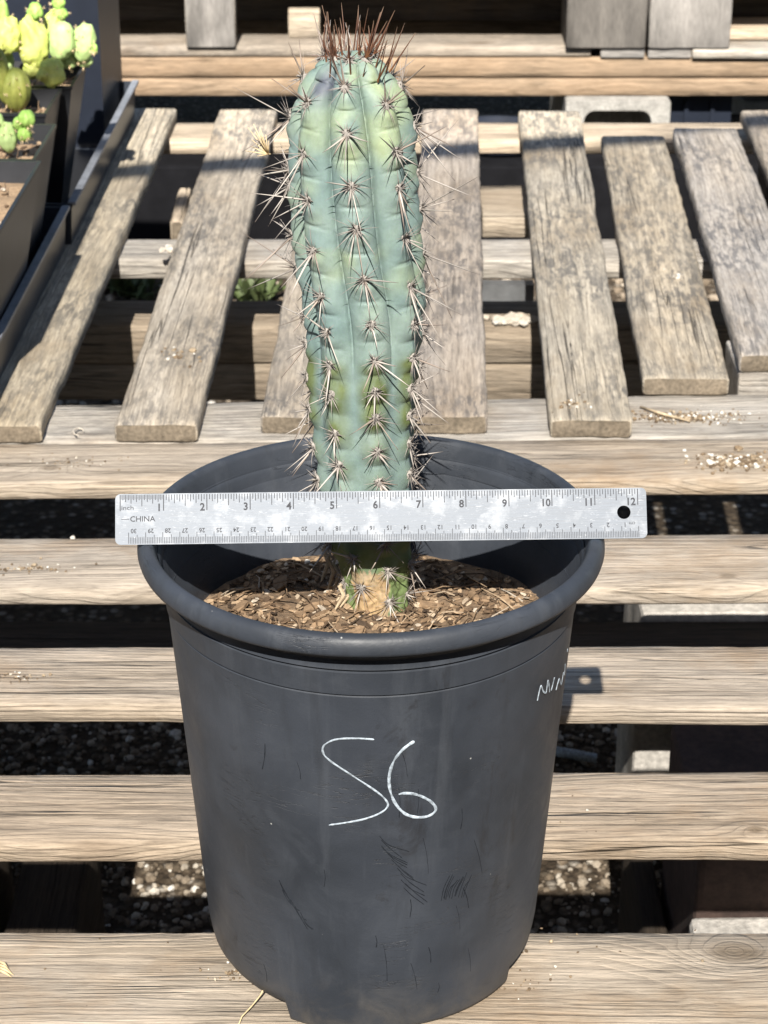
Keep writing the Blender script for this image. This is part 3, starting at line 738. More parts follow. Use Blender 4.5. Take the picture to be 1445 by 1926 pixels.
long_sp = []; rad_old = []; rad_new = []
wv0, wf0 = stones([((0, 0, 0), 1, .8)])
woolm = []
for q in range(4):
    pr = [stones([((0, 0, 0), .0023, .75)])]
    for _ in range(26):
        d = Vector((random.gauss(0, 1), random.gauss(0, 1), random.gauss(.4, .6))).normalized()
        pr.append(tube_vf([d*.0012, d*random.uniform(.0026, .0042)], [.00035, .0001], 3))
    woolm.append(mkmesh('areole', *merge(pr), M['wool']))
for k in range(NRIB):
    for z in areoles[k]:
        p, n = area_pt(k, z)
        if p.z < SZ+.002: continue
        up = (Vector((0, 0, 1))-n*n.z)
        up = up.normalized() if up.length > .05 else Vector((0, 1, 0))
        sd = up.cross(n).normalized()
        crown = z > zpx(135); high = z > zpx(215); lowp = z < zpx(560)
        o = bpy.data.objects.new('areole', random.choice(woolm)); link(o, cac); o.location = p-cac.location
        o.rotation_euler = n.to_track_quat('Z', 'Y').to_euler(); sc = 1.35; o.scale = (sc, sc*1.15, sc)
        nr = random.randint(10, 14) if not crown else 5
        for q in range(nr):
            a = 2*math.pi*(q+random.uniform(-.3, .3))/nr; til = R(random.uniform(52, 80)) if not crown else R(random.uniform(20, 55))
            d = n*math.cos(til)+(up*math.cos(a)+sd*math.sin(a))*math.sin(til)
            L = random.uniform(.007, .0150)*(1.15 if not lowp else .95)
            (rad_new if crown else rad_old).append((p+n*.0008, d, L, random.uniform(.00020, .00036)))
        # long central spines
        if crown:
            for q in range(random.randint(2, 4)):
                d = (n*.6+Vector((random.uniform(-.4, .4)+n.x*.5, random.uniform(-.3, .3), .9))).normalized()
                long_sp.append((p, d, random.uniform(.012, .029), random.uniform(.00055, .0008), 'new'))
        elif high:
            for q in range(random.randint(2, 3)):
                d = (n*.7+up*random.uniform(.0, .9)+sd*random.uniform(-.5, .5)).normalized()
                long_sp.append((p, d, random.uniform(.014, .027), random.uniform(.0005, .0007), 'mid'))
        else:
            for q in range(random.choice((3, 3, 4)) if not lowp else random.choice((2, 3, 4))):
                a = random.choice((180, 180, 160, 205, 230, 130, 90, 270, 60, 300))+random.uniform(-18, 18)
                til = R(random.uniform(32, 66))
                d = n*math.cos(til)+(up*math.cos(R(a))+sd*math.sin(R(a)))*math.sin(til)
                L = random.uniform(.012, .036) if not lowp else random.uniform(.008, .027)
                if k in (2, 6) and not lowp: L *= 1.45
                if k in (1, 7) and not lowp: L *= 1.12
                long_sp.append((p, d, L, random.uniform(.00034, .00068), random.choice(('old', 'old', 'old', 'mid'))))
for q in range(40):      # tall spines ringing the growing tip
    a = random.uniform(0, 6.283); r0 = .024*math.sqrt(random.uniform(.02, 1)); o_ = Vector((math.cos(a), math.sin(a), 0))
    p = Vector((interp(ZT, 1), CY, ZT-.001-(r0/.024)**2.4*.0085))+o_*r0
    d = (Vector((0, 0, 1))+o_*random.uniform(.1, .75)*(r0/.012)*.5+Vector((random.uniform(-.15, .15), random.uniform(-.15, .15), 0))).normalized()
    long_sp.append((p-d*.003, d, random.uniform(.009, .031), random.uniform(.00035, .0006), 'new'))
def clear_ruler(q):          # keep the needles behind the ruler that leans on them
    p, d, L, r = q[:4]; e_ = p+d*L
    if .280 < max(p.z, e_.z) and min(p.z, e_.z) < .335 and e_.y < -.003: L *= max(.12, min(1, (p.y+.003)/max(1e-4, p.y-e_.y)))
    return (p, d, L, r)+tuple(q[4:])
long_sp = [clear_ruler(q) for q in long_sp]; rad_old = [clear_ruler(q) for q in rad_old]
long_sp.sort(key=lambda s: (s[0].y > CY+.012, -s[2]))
def spine_obj(p, d, L, r, kind):
    o = bpy.data.objects.new('spine', random.choice(SPM[kind])); link(o, cac); o.location = p-cac.location
    o.rotation_euler = d.to_track_quat('Z', 'Y').to_euler(); o.scale = (r, r, L)
for s_ in long_sp[:298]: spine_obj(*s_)
def spine_stuff(name, lst, mat, label):
    parts = []
    for (p, d, L, r) in lst:
        sag = Vector((random.uniform(-.1, .1), random.uniform(-.1, .1), random.uniform(-.12, .05)))*L
        parts.append(tube_vf([p, p+d*L*.5+sag*.3, p+d*L+sag], [r, r*.8, r*.15], 4))
    o = mk(name, rel(cac, []) if 0 else [Vector(q)-cac.location for q in merge(parts)[0]], merge(parts)[1], mat, cac); o['kind'] = 'stuff'; return o
M['rad_old'] = simple('grey_radial_spine', (.29, .255, .23), .6, 400, .5, 0)
M['rad_new'] = simple('red_radial_spine', (.22, .09, .045), .5, 400, .4, 0)
spine_stuff('radial_spines', rad_old + [s_[:4] for s_ in long_sp[298:]], M['rad_old'], '')
spine_stuff('crown_spines', rad_new, M['rad_new'], '')

# ------------------------------------------------------------------ steel ruler leaning on the spines
RL, RW, RT = .3128, .0300, .0009
a = atz(217, 1025, H+.0004); b = atz(1218, 1012, H+.0004)
ru = empty('ruler', a, 'brushed aluminium twelve inch ruler resting across the pot rim', 'ruler')
ex = (b-a).normalized(); tl = R(33)
up0 = Vector((0, math.sin(tl), math.cos(tl))); ez = ex.cross(up0).normalized(); ey = ez.cross(ex)
mt = Matrix((ex, ey, ez)).transposed().to_4x4(); mt.translation = a; ru.matrix_basis = mt @ Matrix.Scale((b-a).length/RL, 4)
bm = bmesh.new()
rc = .0032; out = []
for cxx, cyy, a0 in ((RL-rc, rc, -90), (RL-rc, RW-rc, 0), (rc, RW-rc, 90), (rc, rc, 180)):
    for k in range(7): t = R(a0+k*15); out.append((cxx+rc*math.cos(t), cyy+rc*math.sin(t)))
hole = [(.2993+.0040*math.cos(2*math.pi*k/32), .0155+.0040*math.sin(2*math.pi*k/32)) for k in range(32)]
eo = []; 
for loop in (out, hole):
    vs = [bm.verts.new((x, y, 0)) for x, y in loop]
    eo += [bm.edges.new((vs[i], vs[(i+1) % len(vs)])) for i in range(len(vs))]
bmesh.ops.triangle_fill(bm, use_beauty=True, use_dissolve=False, edges=eo)
bmesh.ops.recalc_face_normals(bm, faces=bm.faces)
r_ = bmesh.ops.extrude_face_region(bm, geom=list(bm.faces))
bmesh.ops.translate(bm, verts=[e for e in r_['geom'] if isinstance(e, bmesh.types.BMVert)], vec=(0, 0, -RT))
bmesh.ops.recalc_face_normals(bm, faces=bm.faces)
me = bpy.data.meshes.new('plate'); bm.to_mesh(me); bm.free(); me.materials.append(M['ruler'])
link(bpy.data.objects.new('plate', me), ru)
def quads(name, rects):
    v = []; f = []
    for x0, x1, y0, y1 in rects:
        i = len(v); v += [(x0, y0, .00012), (x1, y0, .00012), (x1, y1, .00012), (x0, y1, .00012)]; f.append((i, i+1, i+2, i+3))
    o = bpy.data.objects.new(name, mkmesh(name, v, f, M['ink'], False)); link(o, ru); return o
tk = []; I0 = .0029
for k in range(0, 12*16+1):
    L = .0095 if k % 16 == 0 else .0068 if k % 8 == 0 else .0052 if k % 4 == 0 else .0042 if k % 2 == 0 else .0031
    x = I0+k*.0254/16; wd = .00021 if k % 16 else .00026; tk.append((x-wd, x+wd, RW-.0006-L, RW-.0006))
for k in range(1, 32, 2): x = I0+k*.0254/32; tk.append((x-.00012, x+.00012, RW-.0006-.0026, RW-.0006))
o = quads('inch_graduations', tk); o['kind'] = 'stuff'
tk = []; C0 = .3078
for k in range(0, 301):
    L = .0066 if k % 10 == 0 else .0052 if k % 5 == 0 else .0037
    x = C0-k*.001; tk.append((x-.00017, x+.00017, .0006, .0006+L))
o = quads('centimetre_graduations', tk); o['kind'] = 'stuff'
o = quads('dash_mark', [(.0035, .0082, .0149, .0152)])
tmp = []
def txt(body, x, y, size, flip=False, bold=0.0, sx=1.0, name='numeral'):
    cu = bpy.data.curves.new(name, 'FONT'); cu.body = body; cu.size = size; cu.align_x = 'CENTER'; cu.align_y = 'CENTER'; cu.offset = bold; cu.resolution_u = 3
    o = bpy.data.objects.new('t', cu); COL.objects.link(o); tmp.append((o, name, x, y, flip, sx))
for k in range(1, 13): txt(str(k), I0+k*.0254-(.0026 if k < 10 else .0037 if k < 12 else .0042), RW-.0084, .0062, False, .00015, .95)
for k in range(1, 31): txt(str(k), C0-k*.01+(.0020 if k < 10 else .0030), .0082, .0037, True, .00005, .95)
txt('inch', .0072, RW-.0083, .0038, False, 0, 1.2, 'unit_word'); txt('cm', .3040, .0088, .0032, True, 0, 1, 'unit_word'); txt('CHINA', .0160, .0150, .0045, False, .00004, 1.05, 'origin_word')
bpy.context.view_layer.update(); dg = bpy.context.evaluated_depsgraph_get()
for o, name, x, y, flip, sx in tmp:
    me = bpy.data.meshes.new_from_object(o.evaluated_get(dg)); me.materials.clear(); me.materials.append(M['ink'])
    q = bpy.data.objects.new(name, me); link(q, ru); q.location = (x, y, .00016); q.scale = (sx, 1, 1)
    if flip: q.rotation_euler = (0, 0, math.pi)
for o, *_ in tmp: cu = o.data; bpy.data.objects.remove(o, do_unlink=True); bpy.data.curves.remove(cu)

# ------------------------------------------------------------------ trays, square pots and cacti on the left
random.seed(41)
def shell_box(name, x0, x1, y0, y1, z0, z1, th, mat, parent, taper=0.0, rz=0):
    v = []; f = []
    def ring(x0, x1, y0, y1, z): i = len(v); v.extend([(x0, y0, z), (x1, y0, z), (x1, y1, z), (x0, y1, z)]); return i
    t = taper
    a = ring(x0+t, x1-t, y0+t, y1-t, z0); b = ring(x0, x1, y0, y1, z1-.004); c = ring(x0-.0015, x1+.0015, y0-.0015, y1+.0015, z1-.004); d = ring(x0-.0015, x1+.0015, y0-.0015, y1+.0015, z1)
    e = ring(x0+th, x1-th, y0+th, y1-th, z1); g_ = ring(x0+t+th, x1-t-th, y0+t+th, y1-t-th, z0+th)
    for p, q in ((a, b), (b, c), (c, d), (d, e), (e, g_)):
        for k in range(4): f.append((p+k, p+(k+1) % 4, q+(k+1) % 4, q+k))
    f.append((a+3, a+2, a+1, a)); f.append((g_, g_+1, g_+2, g_+3))
    return mk(name, rel(parent, v), f, mat, parent, smooth=False)
fc = atz(140, 462, ZS); SL = R(1.7)      # slat direction
def rotpts(o, piv, ang): pass
tr = []
TRH = .052
for k, (xr, y0, y1, lab) in enumerate(((fc.x, fc.y, 1.86, 'charcoal plastic nursery tray behind, its sunlit wall edge along the slat'), (fc.x-.022, .72, fc.y-.012, 'charcoal plastic nursery tray holding the bare soil pot'))):
    e = empty('nursery_tray', (xr, y0, ZS), lab, 'tray', rz=-SL)
    b = shell_box('tray_wall', xr-.33, xr, y0, y1, ZS+.0004, ZS+TRH, .0025, M['traypl'], e, .004)
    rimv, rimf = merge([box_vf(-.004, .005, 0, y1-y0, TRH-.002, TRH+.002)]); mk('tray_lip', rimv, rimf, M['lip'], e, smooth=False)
    for q in (): mk('tray_rib', *box_vf(-.0035, .0012, (y1-y0)*q/5-.002, (y1-y0)*q/5+.002, .004, TRH-.004), M['traypl'], e, smooth=False)
PZ = .188
def sq_pot(pxa, pxb, depth_w, label, soilcol):
    """right rim edge from far pixel to near pixel at rim height"""
    A, B = atz(*pxa, PZ), atz(*pxb, PZ); x1 = (A.x+B.x)/2
    e = empty('square_pot', (x1, B.y, ZS+.004), label, 'pot', rz=-SL)
    shell_box('pot_wall', x1-depth_w, x1, B.y, A.y, ZS+.004, PZ, .002, M['blackpl'], e, .028)
    s = .014
    v = []; f = []; n = 24
    x0, x2, y0, y2 = x1-depth_w+.006, x1-.006, B.y+.006, A.y-.006
    for i in range(n+1):
        for j in range(n+1):
            x = x0+(x2-x0)*i/n; y = y0+(y2-y0)*j/n; v.append((x, y, PZ-.022+.006*noise.noise(Vector((x*40, y*40, 3)))))
    for i in range(n):
        for j in range(n): f.append((i*(n+1)+j, (i+1)*(n+1)+j, (i+1)*(n+1)+j+1, i*(n+1)+j+1))
    parts = []
    for q in range(260):
        x, y = random.uniform(x0, x2), random.uniform(y0, y2); l = random.uniform(.004, .012)
        parts.append(chip_vf((x, y, PZ-.021+.006*noise.noise(Vector((x*40, y*40, 3)))), l, l*.5, .002, random.uniform(0, 6.3), random.uniform(-.4, .4), random.uniform(-.4, .4)))
    for q in range(50):
        x, y = random.uniform(x0+.01, x2-.01), random.uniform(y0+.01, y2-.01); a = random.uniform(0, 6.3)
        parts.append(tube_vf([(x, y, PZ-.018), (x+.018*math.cos(a), y+.018*math.sin(a), PZ-.008)], [.0008, .0004], 4))
    parts.append((v, f))
    o = mk('pot_soil', *merge(parts), M['bark'], smooth=False); tag(o, 'dry chippy soil in the '+soilcol, 'soil', kind='stuff')
    return x1, B.y, A.y
pa0 = sq_pot((167, 116), (124, 162), .30, 'black square pot holding the yellow green lumpy cactus clump', 'square pot of the yellow green cactus clump')
pa1 = sq_pot((120, 167), (74, 213), .30, 'black square pot holding the olive ribbed cactus', 'square pot of the olive ribbed cactus')
pa = (pa0[0], pa1[1], pa0[2])
pb = sq_pot((96, 234), (64, 300), .30, 'black square pot between two others in the tray, holding the small ball cactus', 'square pot of the small ball cactus')
pc = sq_pot((50, 303), (-8, 462), .30, 'black square pot with bare twiggy soil near the tray end', 'square pot with bare soil')
bx = empty('storage_bin', (-.55, 1.70, ZS), 'tall dark navy plastic bin standing behind the cactus tray', 'bin', rz=-SL)
xr = aty(196, 100, 1.72).x
shell_box('bin_wall', xr-.42, xr, 1.70, 1.885, ZS+.0004, .36, .004, M['bluepl'], bx, .003)
mk('bin_lip', rel(bx, box_vf(xr-.0005, xr+.006, 1.695, 1.89, .340, .352)[0]), box_vf(0, 1, 0, 1, 0, 1)[1], M['bluepl'], bx, smooth=False)
def pad_mat(name, c1, c2, c3):
    t = NT(name); P = t.obj(); n = t.noise(P, 30, 4, .6); n2 = t.noise(P, 190, 4, .6)
    c = t.mix(t.ramp(n, [(.35, 0.), (.65, 1.)]), c1, c2)
    v = t.n('TexVoronoi', {'feature': 'F1'}, Vector=P, Scale=85.).outputs['Distance']
    c = t.mix(t.math('MULTIPLY', t.ramp(v, [(.03, 1.), (.10, 0.)]), .3), c, c3)
    c = t.mix(1., c, t.ramp(n2, [(.3, .85), (.7, 1.12)]), 'MULTIPLY')
    return t.fin(c, .55, t.bump(n2, .0006, .5), spec=.35)
M['pad_y'] = pad_mat('yellow_green_pad', (.36, .43, .085), (.47, .50, .14), (.6, .55, .35))
M['pad_g'] = pad_mat('pale_green_pad', (.29, .42, .14), (.36, .47, .20), (.5, .5, .35))
M['pad_o'] = pad_mat('olive_pad', (.17, .20, .04), (.25, .26, .06), (.3, .26, .12))
M['pad_b'] = pad_mat('bright_green_pad', (.20, .36, .07), (.27, .42, .10), (.4, .42, .2))
def pad(parent, px, py, wpx, hpx, Y, mat, lump=.10, ribs=0, tilt=0, deep=.8):
    c = aty(px, py, Y); dep = (c-CAM).dot(FW); rx = wpx/2*dep/F; rz_ = hpx/2*dep/F/math.cos(R(14))
    bm = bmesh.new(); bmesh.ops.create_icosphere(bm, subdivisions=4, radius=1)
    sd = random.uniform(0, 50)
    for p in bm.verts:
        d = p.co.normalized(); a = math.atan2(d.x, -d.y)
        k = 1 + 1.5*lump*noise.noise(d*1.8+Vector((sd, 0, 0))) + lump*.9*noise.noise(d*4.2+Vector((0, sd, 0)))
        if ribs: k *= 1 - .11*(1-abs(math.cos(ribs*a/2)))*(1-abs(d.z)**3)
        q = Vector((d.x*rx, d.y*rx*deep, d.z*rz_))*k
        p.co = Matrix.Rotation(R(tilt), 3, 'Y') @ q
    me = bpy.data.meshes.new('pad'); bm.to_mesh(me); bm.free(); me.materials.append(mat)
    me.polygons.foreach_set('use_smooth', [True]*len(me.polygons))
    o = bpy.data.objects.new('pad', me); link(o, parent); o.location = c-parent.location
    # tufts of little spines
    pr = []
    for q in range(7):
        d = Vector((random.gauss(0, 1), random.gauss(-.5, 1), random.gauss(0, .9))).normalized(); s0 = Matrix.Rotation(R(tilt), 3, 'Y') @ Vector((d.x*rx, d.y*rx*deep, d.z*rz_))
        for j in range(4):
            e = (d+Vector((random.uniform(-.6, .6),)*1+(random.uniform(-.6, .6), random.uniform(-.6, .6)))).normalized(); pr.append(tube_vf([s0*.97, s0+e*.005], [.0004, .0001], 3))
    sp_ = mk('spine_tufts', *merge(pr), M['straw'], o); sp_['kind'] = 'stuff'
    return o
Ya = (pa0[1]+pa0[2])/2
c1 = empty('clump_cactus', (aty(90, 150, Ya).x, Ya, PZ-.02), 'sunlit yellow green clump of lumpy cactus joints in the rear square pot', 'cactus')
for (px, py, wp, hp, dy, m_, lu, rb, ti, dp) in ((14, 68, 50, 74, -.03, 'pad_y', .14, 0, 5, .8), (64, 84, 56, 96, -.02, 'pad_y', .17, 0, -6, .8), (100, 48, 40, 55, .03, 'pad_y', .12, 0, 8, .8), (115, 77, 54, 72, -.01, 'pad_g', .07, 0, 6, .7), (158, 79, 46, 70, .0, 'pad_g', .07, 0, 10, .7), (67, 22, 30, 34, .0, 'pad_b', .1, 5, 0, .9), (112, 26, 32, 28, .03, 'pad_b', .1, 5, 0, .9), (111, 6, 26, 26, .03, 'pad_b', .1, 5, 0, .9), (97, 137, 52, 52, -.06, 'pad_y', .15, 0, 0, .9), (5, 30, 24, 60, .05, 'pad_b', .1, 0, 0, .8), (178, 92, 12, 20, -.01, 'pad_b', .1, 0, 0, .9), (64, 128, 40, 40, -.02, 'pad_y', .12, 0, 0, .9), (128, 112, 36, 36, .01, 'pad_g', .1, 0, 0, .9), (160, 112, 30, 30, .01, 'pad_g', .1, 0, 0, .9), (8, 115, 34, 60, -.01, 'pad_g', .1, 0, 0, .9)):
    pad(c1, px, py, wp, hp, Ya+dy, M[m_], lu, rb, ti, dp)
c2 = empty('ribbed_cactus', (aty(30, 200, pa[1]+.05).x, pa[1]+.05, PZ-.02), 'olive green ribbed dome cactus in front of the yellow clump', 'cactus')
pad(c2, 30, 168, 58, 80, pa[1]+.06, M['pad_o'], .03, 8, 3, 1)
pad(c2, 2, 140, 34, 110, pa[1]+.06, M['pad_o'], .04, 7, -6, 1)
Yb = (pb[1]+pb[2])/2-.01
c3 = empty('ball_cactus', (aty(30, 275, Yb).x, Yb, PZ-.02), 'small bright green ball cactus cluster in the middle square pot', 'cactus')
for (px, py, wp, hp, m_) in ((14, 258, 38, 58, 'pad_g'), (50, 224, 34, 34, 'pad_b'), (46, 252, 28, 30, 'pad_b'), (34, 232, 20, 24, 'pad_b'), (-4, 230, 24, 40, 'pad_g')):
    pad(c3, px, py, wp, hp, Yb, M[m_], .07, 6, 0, .95)

# ------------------------------------------------------------------ stacked pallets at the back
random.seed(51)
YB = 3.0
def zat(y): return aty(722, y, YB).z
s1 = empty('stacked_pallet', (0, YB, zat(181)), 'tan pallet at the bottom of the stack on the far side', 'pallet')
def rail(parent, yt, yb, mat, dx=0, dy=0, dep=.09, x0=-1.3, x1=1.5, tint=(1, 1, 1), name='rail'):
    zt, zb = zat(yt), zat(yb)
    return board_box(name, x0, x1, YB+dy, YB+dy+dep, zt, zt-zb, mat, parent, seg=50, tint=tint)
rail(s1, 149, 181, M['lumber'], tint=(.72, .67, .62)); rail(s1, 110, 145.5, M['lumber'], dy=.003, tint=(.76, .71, .66))
rail(s1, 149, 181, M['lumber'], dy=.5); rail(s1, 110, 145.5, M['lumber'], dy=.5)
rail(s1, 149, 181, M['lumber'], dy=1.0); rail(s1, 110, 145.5, M['lumber'], dy=1.0)
s2 = empty('stacked_pallet', (0, YB, zat(108)), 'grey weathered pallet with square end blocks, above the tan one at the back', 'pallet')
zt = zat(108)+.020
xa, xb = aty(1112, 100, YB).x, aty(1302, 100, YB).x
board_box('bottom_board', -1.3, xa, YB+.004, YB+.11, zt, .0195, M['stringer'], s2, seg=50, tint=(.62, .58, .54))
board_box('bottom_board', xb, 1.5, YB-.01, YB+.10, zt-.002, .0185, M['stringer'], s2, seg=30, tint=(.8, .8, .8))
for yy in (.42, .85): board_box('bottom_board', -1.3, 1.5, YB+yy, YB+yy+.14, zt, .0195, M['darkwood'], s2, seg=30)
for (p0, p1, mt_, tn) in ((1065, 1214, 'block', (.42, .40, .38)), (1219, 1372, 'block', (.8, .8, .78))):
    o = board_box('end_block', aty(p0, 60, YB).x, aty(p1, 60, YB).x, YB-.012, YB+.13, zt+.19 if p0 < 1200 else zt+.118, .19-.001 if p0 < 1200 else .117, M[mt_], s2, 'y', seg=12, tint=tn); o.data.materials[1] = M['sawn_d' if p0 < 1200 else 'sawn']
board_box('end_block', aty(350, 60, YB).x, aty(444, 60, YB).x, YB-.006, YB+.03, zt+.136, .135, M['stringer'], s2, 'y', seg=10, tint=(.5, .49, .48)).data.materials[1] = M['sawn']
for p0, p1 in ((1130, 1212), (1219, 1300)): bevel_box('packing_strip', aty(p0, 100, YB).x, aty(p1, 100, YB).x, YB-.004, YB+.1, zt-.0195, zt-.0008, M['block'], s2, b=.001)
for yy, zz_ in ((.20, .055), (.22, .11)):
    board_box('inner_board', -1.3, 1.5, YB+yy, YB+yy+.03, zt+zz_, .05, M['darkwood'], s2, seg=20)
board_box('inner_board', aty(540, 60, YB).x, aty(600, 60, YB).x, YB+.07, YB+.10, zt+.055, .054, M['lumber'], s2, seg=8, tint=(1.2, 1.3, 1.4))  # short pale board standing in for a sunlit patch inside the stack
board_box('inner_board', xb+.06, 1.5, YB+.05, YB+.16, zt+.022, .02, M['lumber'], s2, seg=20, tint=(1.3, 1.35, 1.4))
for x in (-1.2, .75, 1.3): bevel_box('inner_block', x, x+.1, YB+.5, YB+.6, zt, zt+.2, M['block'], s2)
s3 = empty('stacked_pallet', (0, YB, zt+.245), 'grey pallet boards at the top of the far stack, cut by the frame', 'pallet')
z3 = zt+.1185
board_box('deck_board', aty(1216, 0, YB).x, 1.5, YB-.015, YB+.12, z3+.021, .020, M['stringer'], s3, seg=20)
for yy in (.0, .145, .29, .435, .58, .725): board_box('deck_board', -1.3, aty(1212, 0, YB).x, YB+.01+yy, YB+.13+yy, zt+.157, .0205, M['stringer'], s3, seg=20)
for lv, lab in ((0, 'upper grey pallet added on the far stack, unseen above the frame'), (1, 'topmost grey pallet added on the far stack, unseen above the frame')):
    zq = z3+.045+lv*.16  # extra unseen pallets, added to block sky light from behind
    s4 = empty('stacked_pallet', (0, YB, zq), lab, 'pallet')
    for yy in (0, .145, .29, .435, .58, .725): board_box('deck_board', -1.3, 1.5, YB+yy, YB+yy+.12, zq+.135, .02, M['stringer'], s4, seg=10)
    for x in (-1.25, .05, 1.35): board_box('stringer', x, x+.1, YB, YB+.85, zq+.114, .113, M['lumber'], s4, 'y', seg=10)
# cinder block that carries the stack (hollow face towards the camera)
def cinder(xc, y0, z1, label):
    e = empty('cinder_block', (xc, y0, GZ), label, 'block')
    W_, Dp = .205, .39; z0 = GZ; n = 10
    def rr(cx_, cz, hw, hh, r):
        pts = []
        for ax, az, a0 in ((hw-r, hh-r, 0), (-(hw-r), hh-r, 90), (-(hw-r), -(hh-r), 180), (hw-r, -(hh-r), 270)):
            for k in range(6): t = R(a0+k*18); pts.append((cx_+ax+r*math.cos(t), cz+az+r*math.sin(t)))
        return pts
    zc = (z0+z1)/2; hh = (z1-z0)/2
    bm = bmesh.new(); ed = []
    for loop in (rr(0, zc-z0, W_/2, hh, .006), rr(0, zc-z0+.004, W_/2-.036, hh-.024, .022)):
        vs = [bm.verts.new((x, 0, z)) for x, z in loop]; ed += [bm.edges.new((vs[i], vs[(i+1) % len(vs)])) for i in range(len(vs))]
    bmesh.ops.triangle_fill(bm, use_beauty=True, edges=ed)
    r2 = bmesh.ops.extrude_face_region(bm, geom=list(bm.faces)); bmesh.ops.translate(bm, verts=[q for q in r2['geom'] if isinstance(q, bmesh.types.BMVert)], vec=(0, Dp, 0))
    bmesh.ops.recalc_face_normals(bm, faces=bm.faces)
    me = bpy.data.meshes.new('block_shell'); bm.to_mesh(me); bm.free(); me.materials.append(M['cinder']); link(bpy.data.objects.new('block_shell', me), e)
    mk('web', *box_vf(-W_/2+.03, W_/2-.03, Dp*.5-.015, Dp*.5+.015, .02, z1-z0-.02), M['cinder'], e, smooth=False)
zc1 = zat(181)-.0005
cinder(aty(1157, 215, YB+.02).x, YB-.03, zc1, 'hollow grey cinder block carrying the far pallet stack')
cinder(-.95, YB, zc1, 'cinder block carrying the left end of the far pallet stack')
cinder(.9, YB+.75, zc1, 'cinder block deep under the right end of the far stack')
cinder(-.95, YB+.75, zc1, 'cinder block deep under the left end of the far stack')
e = empty('plastic_crate', (aty(1310, 215, 3.05).x, 3.05, GZ), 'dark navy plastic crate on the gravel beside the hollow cinder block', 'crate')
xl, xr2 = aty(1253, 215, 3.05).x, aty(1376, 215, 3.05).x
shell_box('crate_wall', xl, xr2, 3.05, 3.25, GZ, zat(181)-.004, .004, M['bluepl'], e, .004)
for q in (.3, .7): mk('crate_rib', rel(e, box_vf(xl+(xr2-xl)*q-.004, xl+(xr2-xl)*q+.004, 3.043, 3.05, GZ+.02, zat(181)-.02)[0]), box_vf(0, 1, 0, 1, 0, 1)[1], M['bluepl'], e, smooth=False)
e = empty('plastic_pot', (aty(940, 215, 2.9).x, 2.9, GZ), 'navy plastic pot in the shadow under the far stack', 'pot')
vv, ff = lathe_vf([(.0, .0), (.09, .0), (.115, .19), (.125, .19), (.125, .20), (.112, .20), (.09, .02), (0, .02)], 40); mk('pot_wall', vv, ff, M['bluepl'], e)
# ------------------------------------------------------------------ plants and scraps glimpsed through the slats
def weed(px, py, label, n=26, size=.06, mat='pad_b'):
    p = atz(px, py, GZ); e = empty('ground_weed', p, label, 'plant')
    parts = []
    for k in range(n):
        a = random.uniform(0, 6.3); L = size*random.uniform(.6, 1.3); el = random.uniform(.3, 1.2); d = Vector((math.cos(a)*math.cos(el), math.sin(a)*math.cos(el), math.sin(el)))
        s_ = d.cross(Vector((0, 0, 1))).normalized()*size*.13
        b0 = Vector((random.uniform(-.03, .03), random.uniform(-.03, .03), 0))
        parts.append(([b0, b0+d*L*.5+s_+Vector((0, 0, .004)), b0+d*L, b0+d*L*.5-s_+Vector((0, 0, .004)), b0+d*L*.5-Vector((0, 0, .002))], [(0, 1, 4), (1, 2, 4), (2, 3, 4), (3, 0, 4)]))
    mk('leaves', *merge(parts), M[mat], e); return e
M['weed'] = simple('weed_leaf', (.055, .075, .025), .6, 200, .4, .0003)
weed(255, 560, 'low green weed on the gravel seen between two slats beside the tray', 40, .07, 'weed'); weed(478, 565, 'low green weed on the gravel seen beside the cactus spines', 46, .07, 'weed')
weed(215, 545, 'dry leafy weed next to the timber beam below the slats', 30, .06, 'weed')
for (px, py, s_, zz_) in ((349, 410, .03, -.2), (340, 385, .02, -.2)):
    pass
o = board_box('wood_offcut', aty(340, 410, 1.75).x, aty(362, 410, 1.75).x, 1.60, 1.75, -.05, .03, M['lumber'], None, 'y', seg=8, tint=(1.4, 1.5, 1.6)); tag(o, 'pale wood offcut lodged under the slats near the middle stringer', 'wood')
o = board_box('wood_offcut', aty(900, 412, 1.75).x, aty(985, 412, 1.75).x, 1.62, 1.76, -.05, .03, M['lumber'], None, 'x', seg=8, tint=(1.3, 1.4, 1.5)); tag(o, 'pale wood offcut seen in the slat gap beside the cactus', 'wood')
o = mk('metal_strip', *box_vf(aty(905, 580, 1.5).x, aty(1010, 580, 1.5).x, 1.56, 1.58, -.16, -.125), M['pipe'], smooth=False); tag(o, 'dull grey metal strip behind the tan timber beams', 'metal strip')
tag(bevel_box('dark_backdrop', -1.0, 1.1, 2.72, 2.90, GZ, -.315, M['matte'], b=.003), 'added near-black trough upside down on the gravel in front of the far stack', 'backdrop')  # added near-black box that keeps the slat gaps dark
# ------------------------------------------------------------------ loose debris
def debris(cx_, cy_, rx, ry, n, z, label, s0=.0012, s1_=.0045, mat='debris', flat=.7):
    sp_ = []
    c = atz(cx_, cy_, z)
    for k in range(n):
        a = random.uniform(0, 6.3); r = abs(random.gauss(0, .5)); s_ = random.uniform(s0, s1_)*(1 if random.random() > .15 else 1.6)
        sp_.append(((c.x+rx*r*math.cos(a), c.y+ry*r*math.sin(a), z+s_*.4), s_, flat))
    tag(mk('debris', *stones(sp_), M[mat], smooth=False), label, 'debris', kind='stuff')
debris(1385, 868, .045, .022, 420, .0005, 'patch of white grit and dirt on the pale board end', .0006, .0026)
debris(1290, 785, .07, .02, 480, .0005, 'brown crumbs and grit on the stringer in front of the short slat', .0004, .0018)
debris(130, 870, .07, .02, 70, .0005, 'thin scatter of brown crumbs on the pale board by the tray', .0004, .0012)
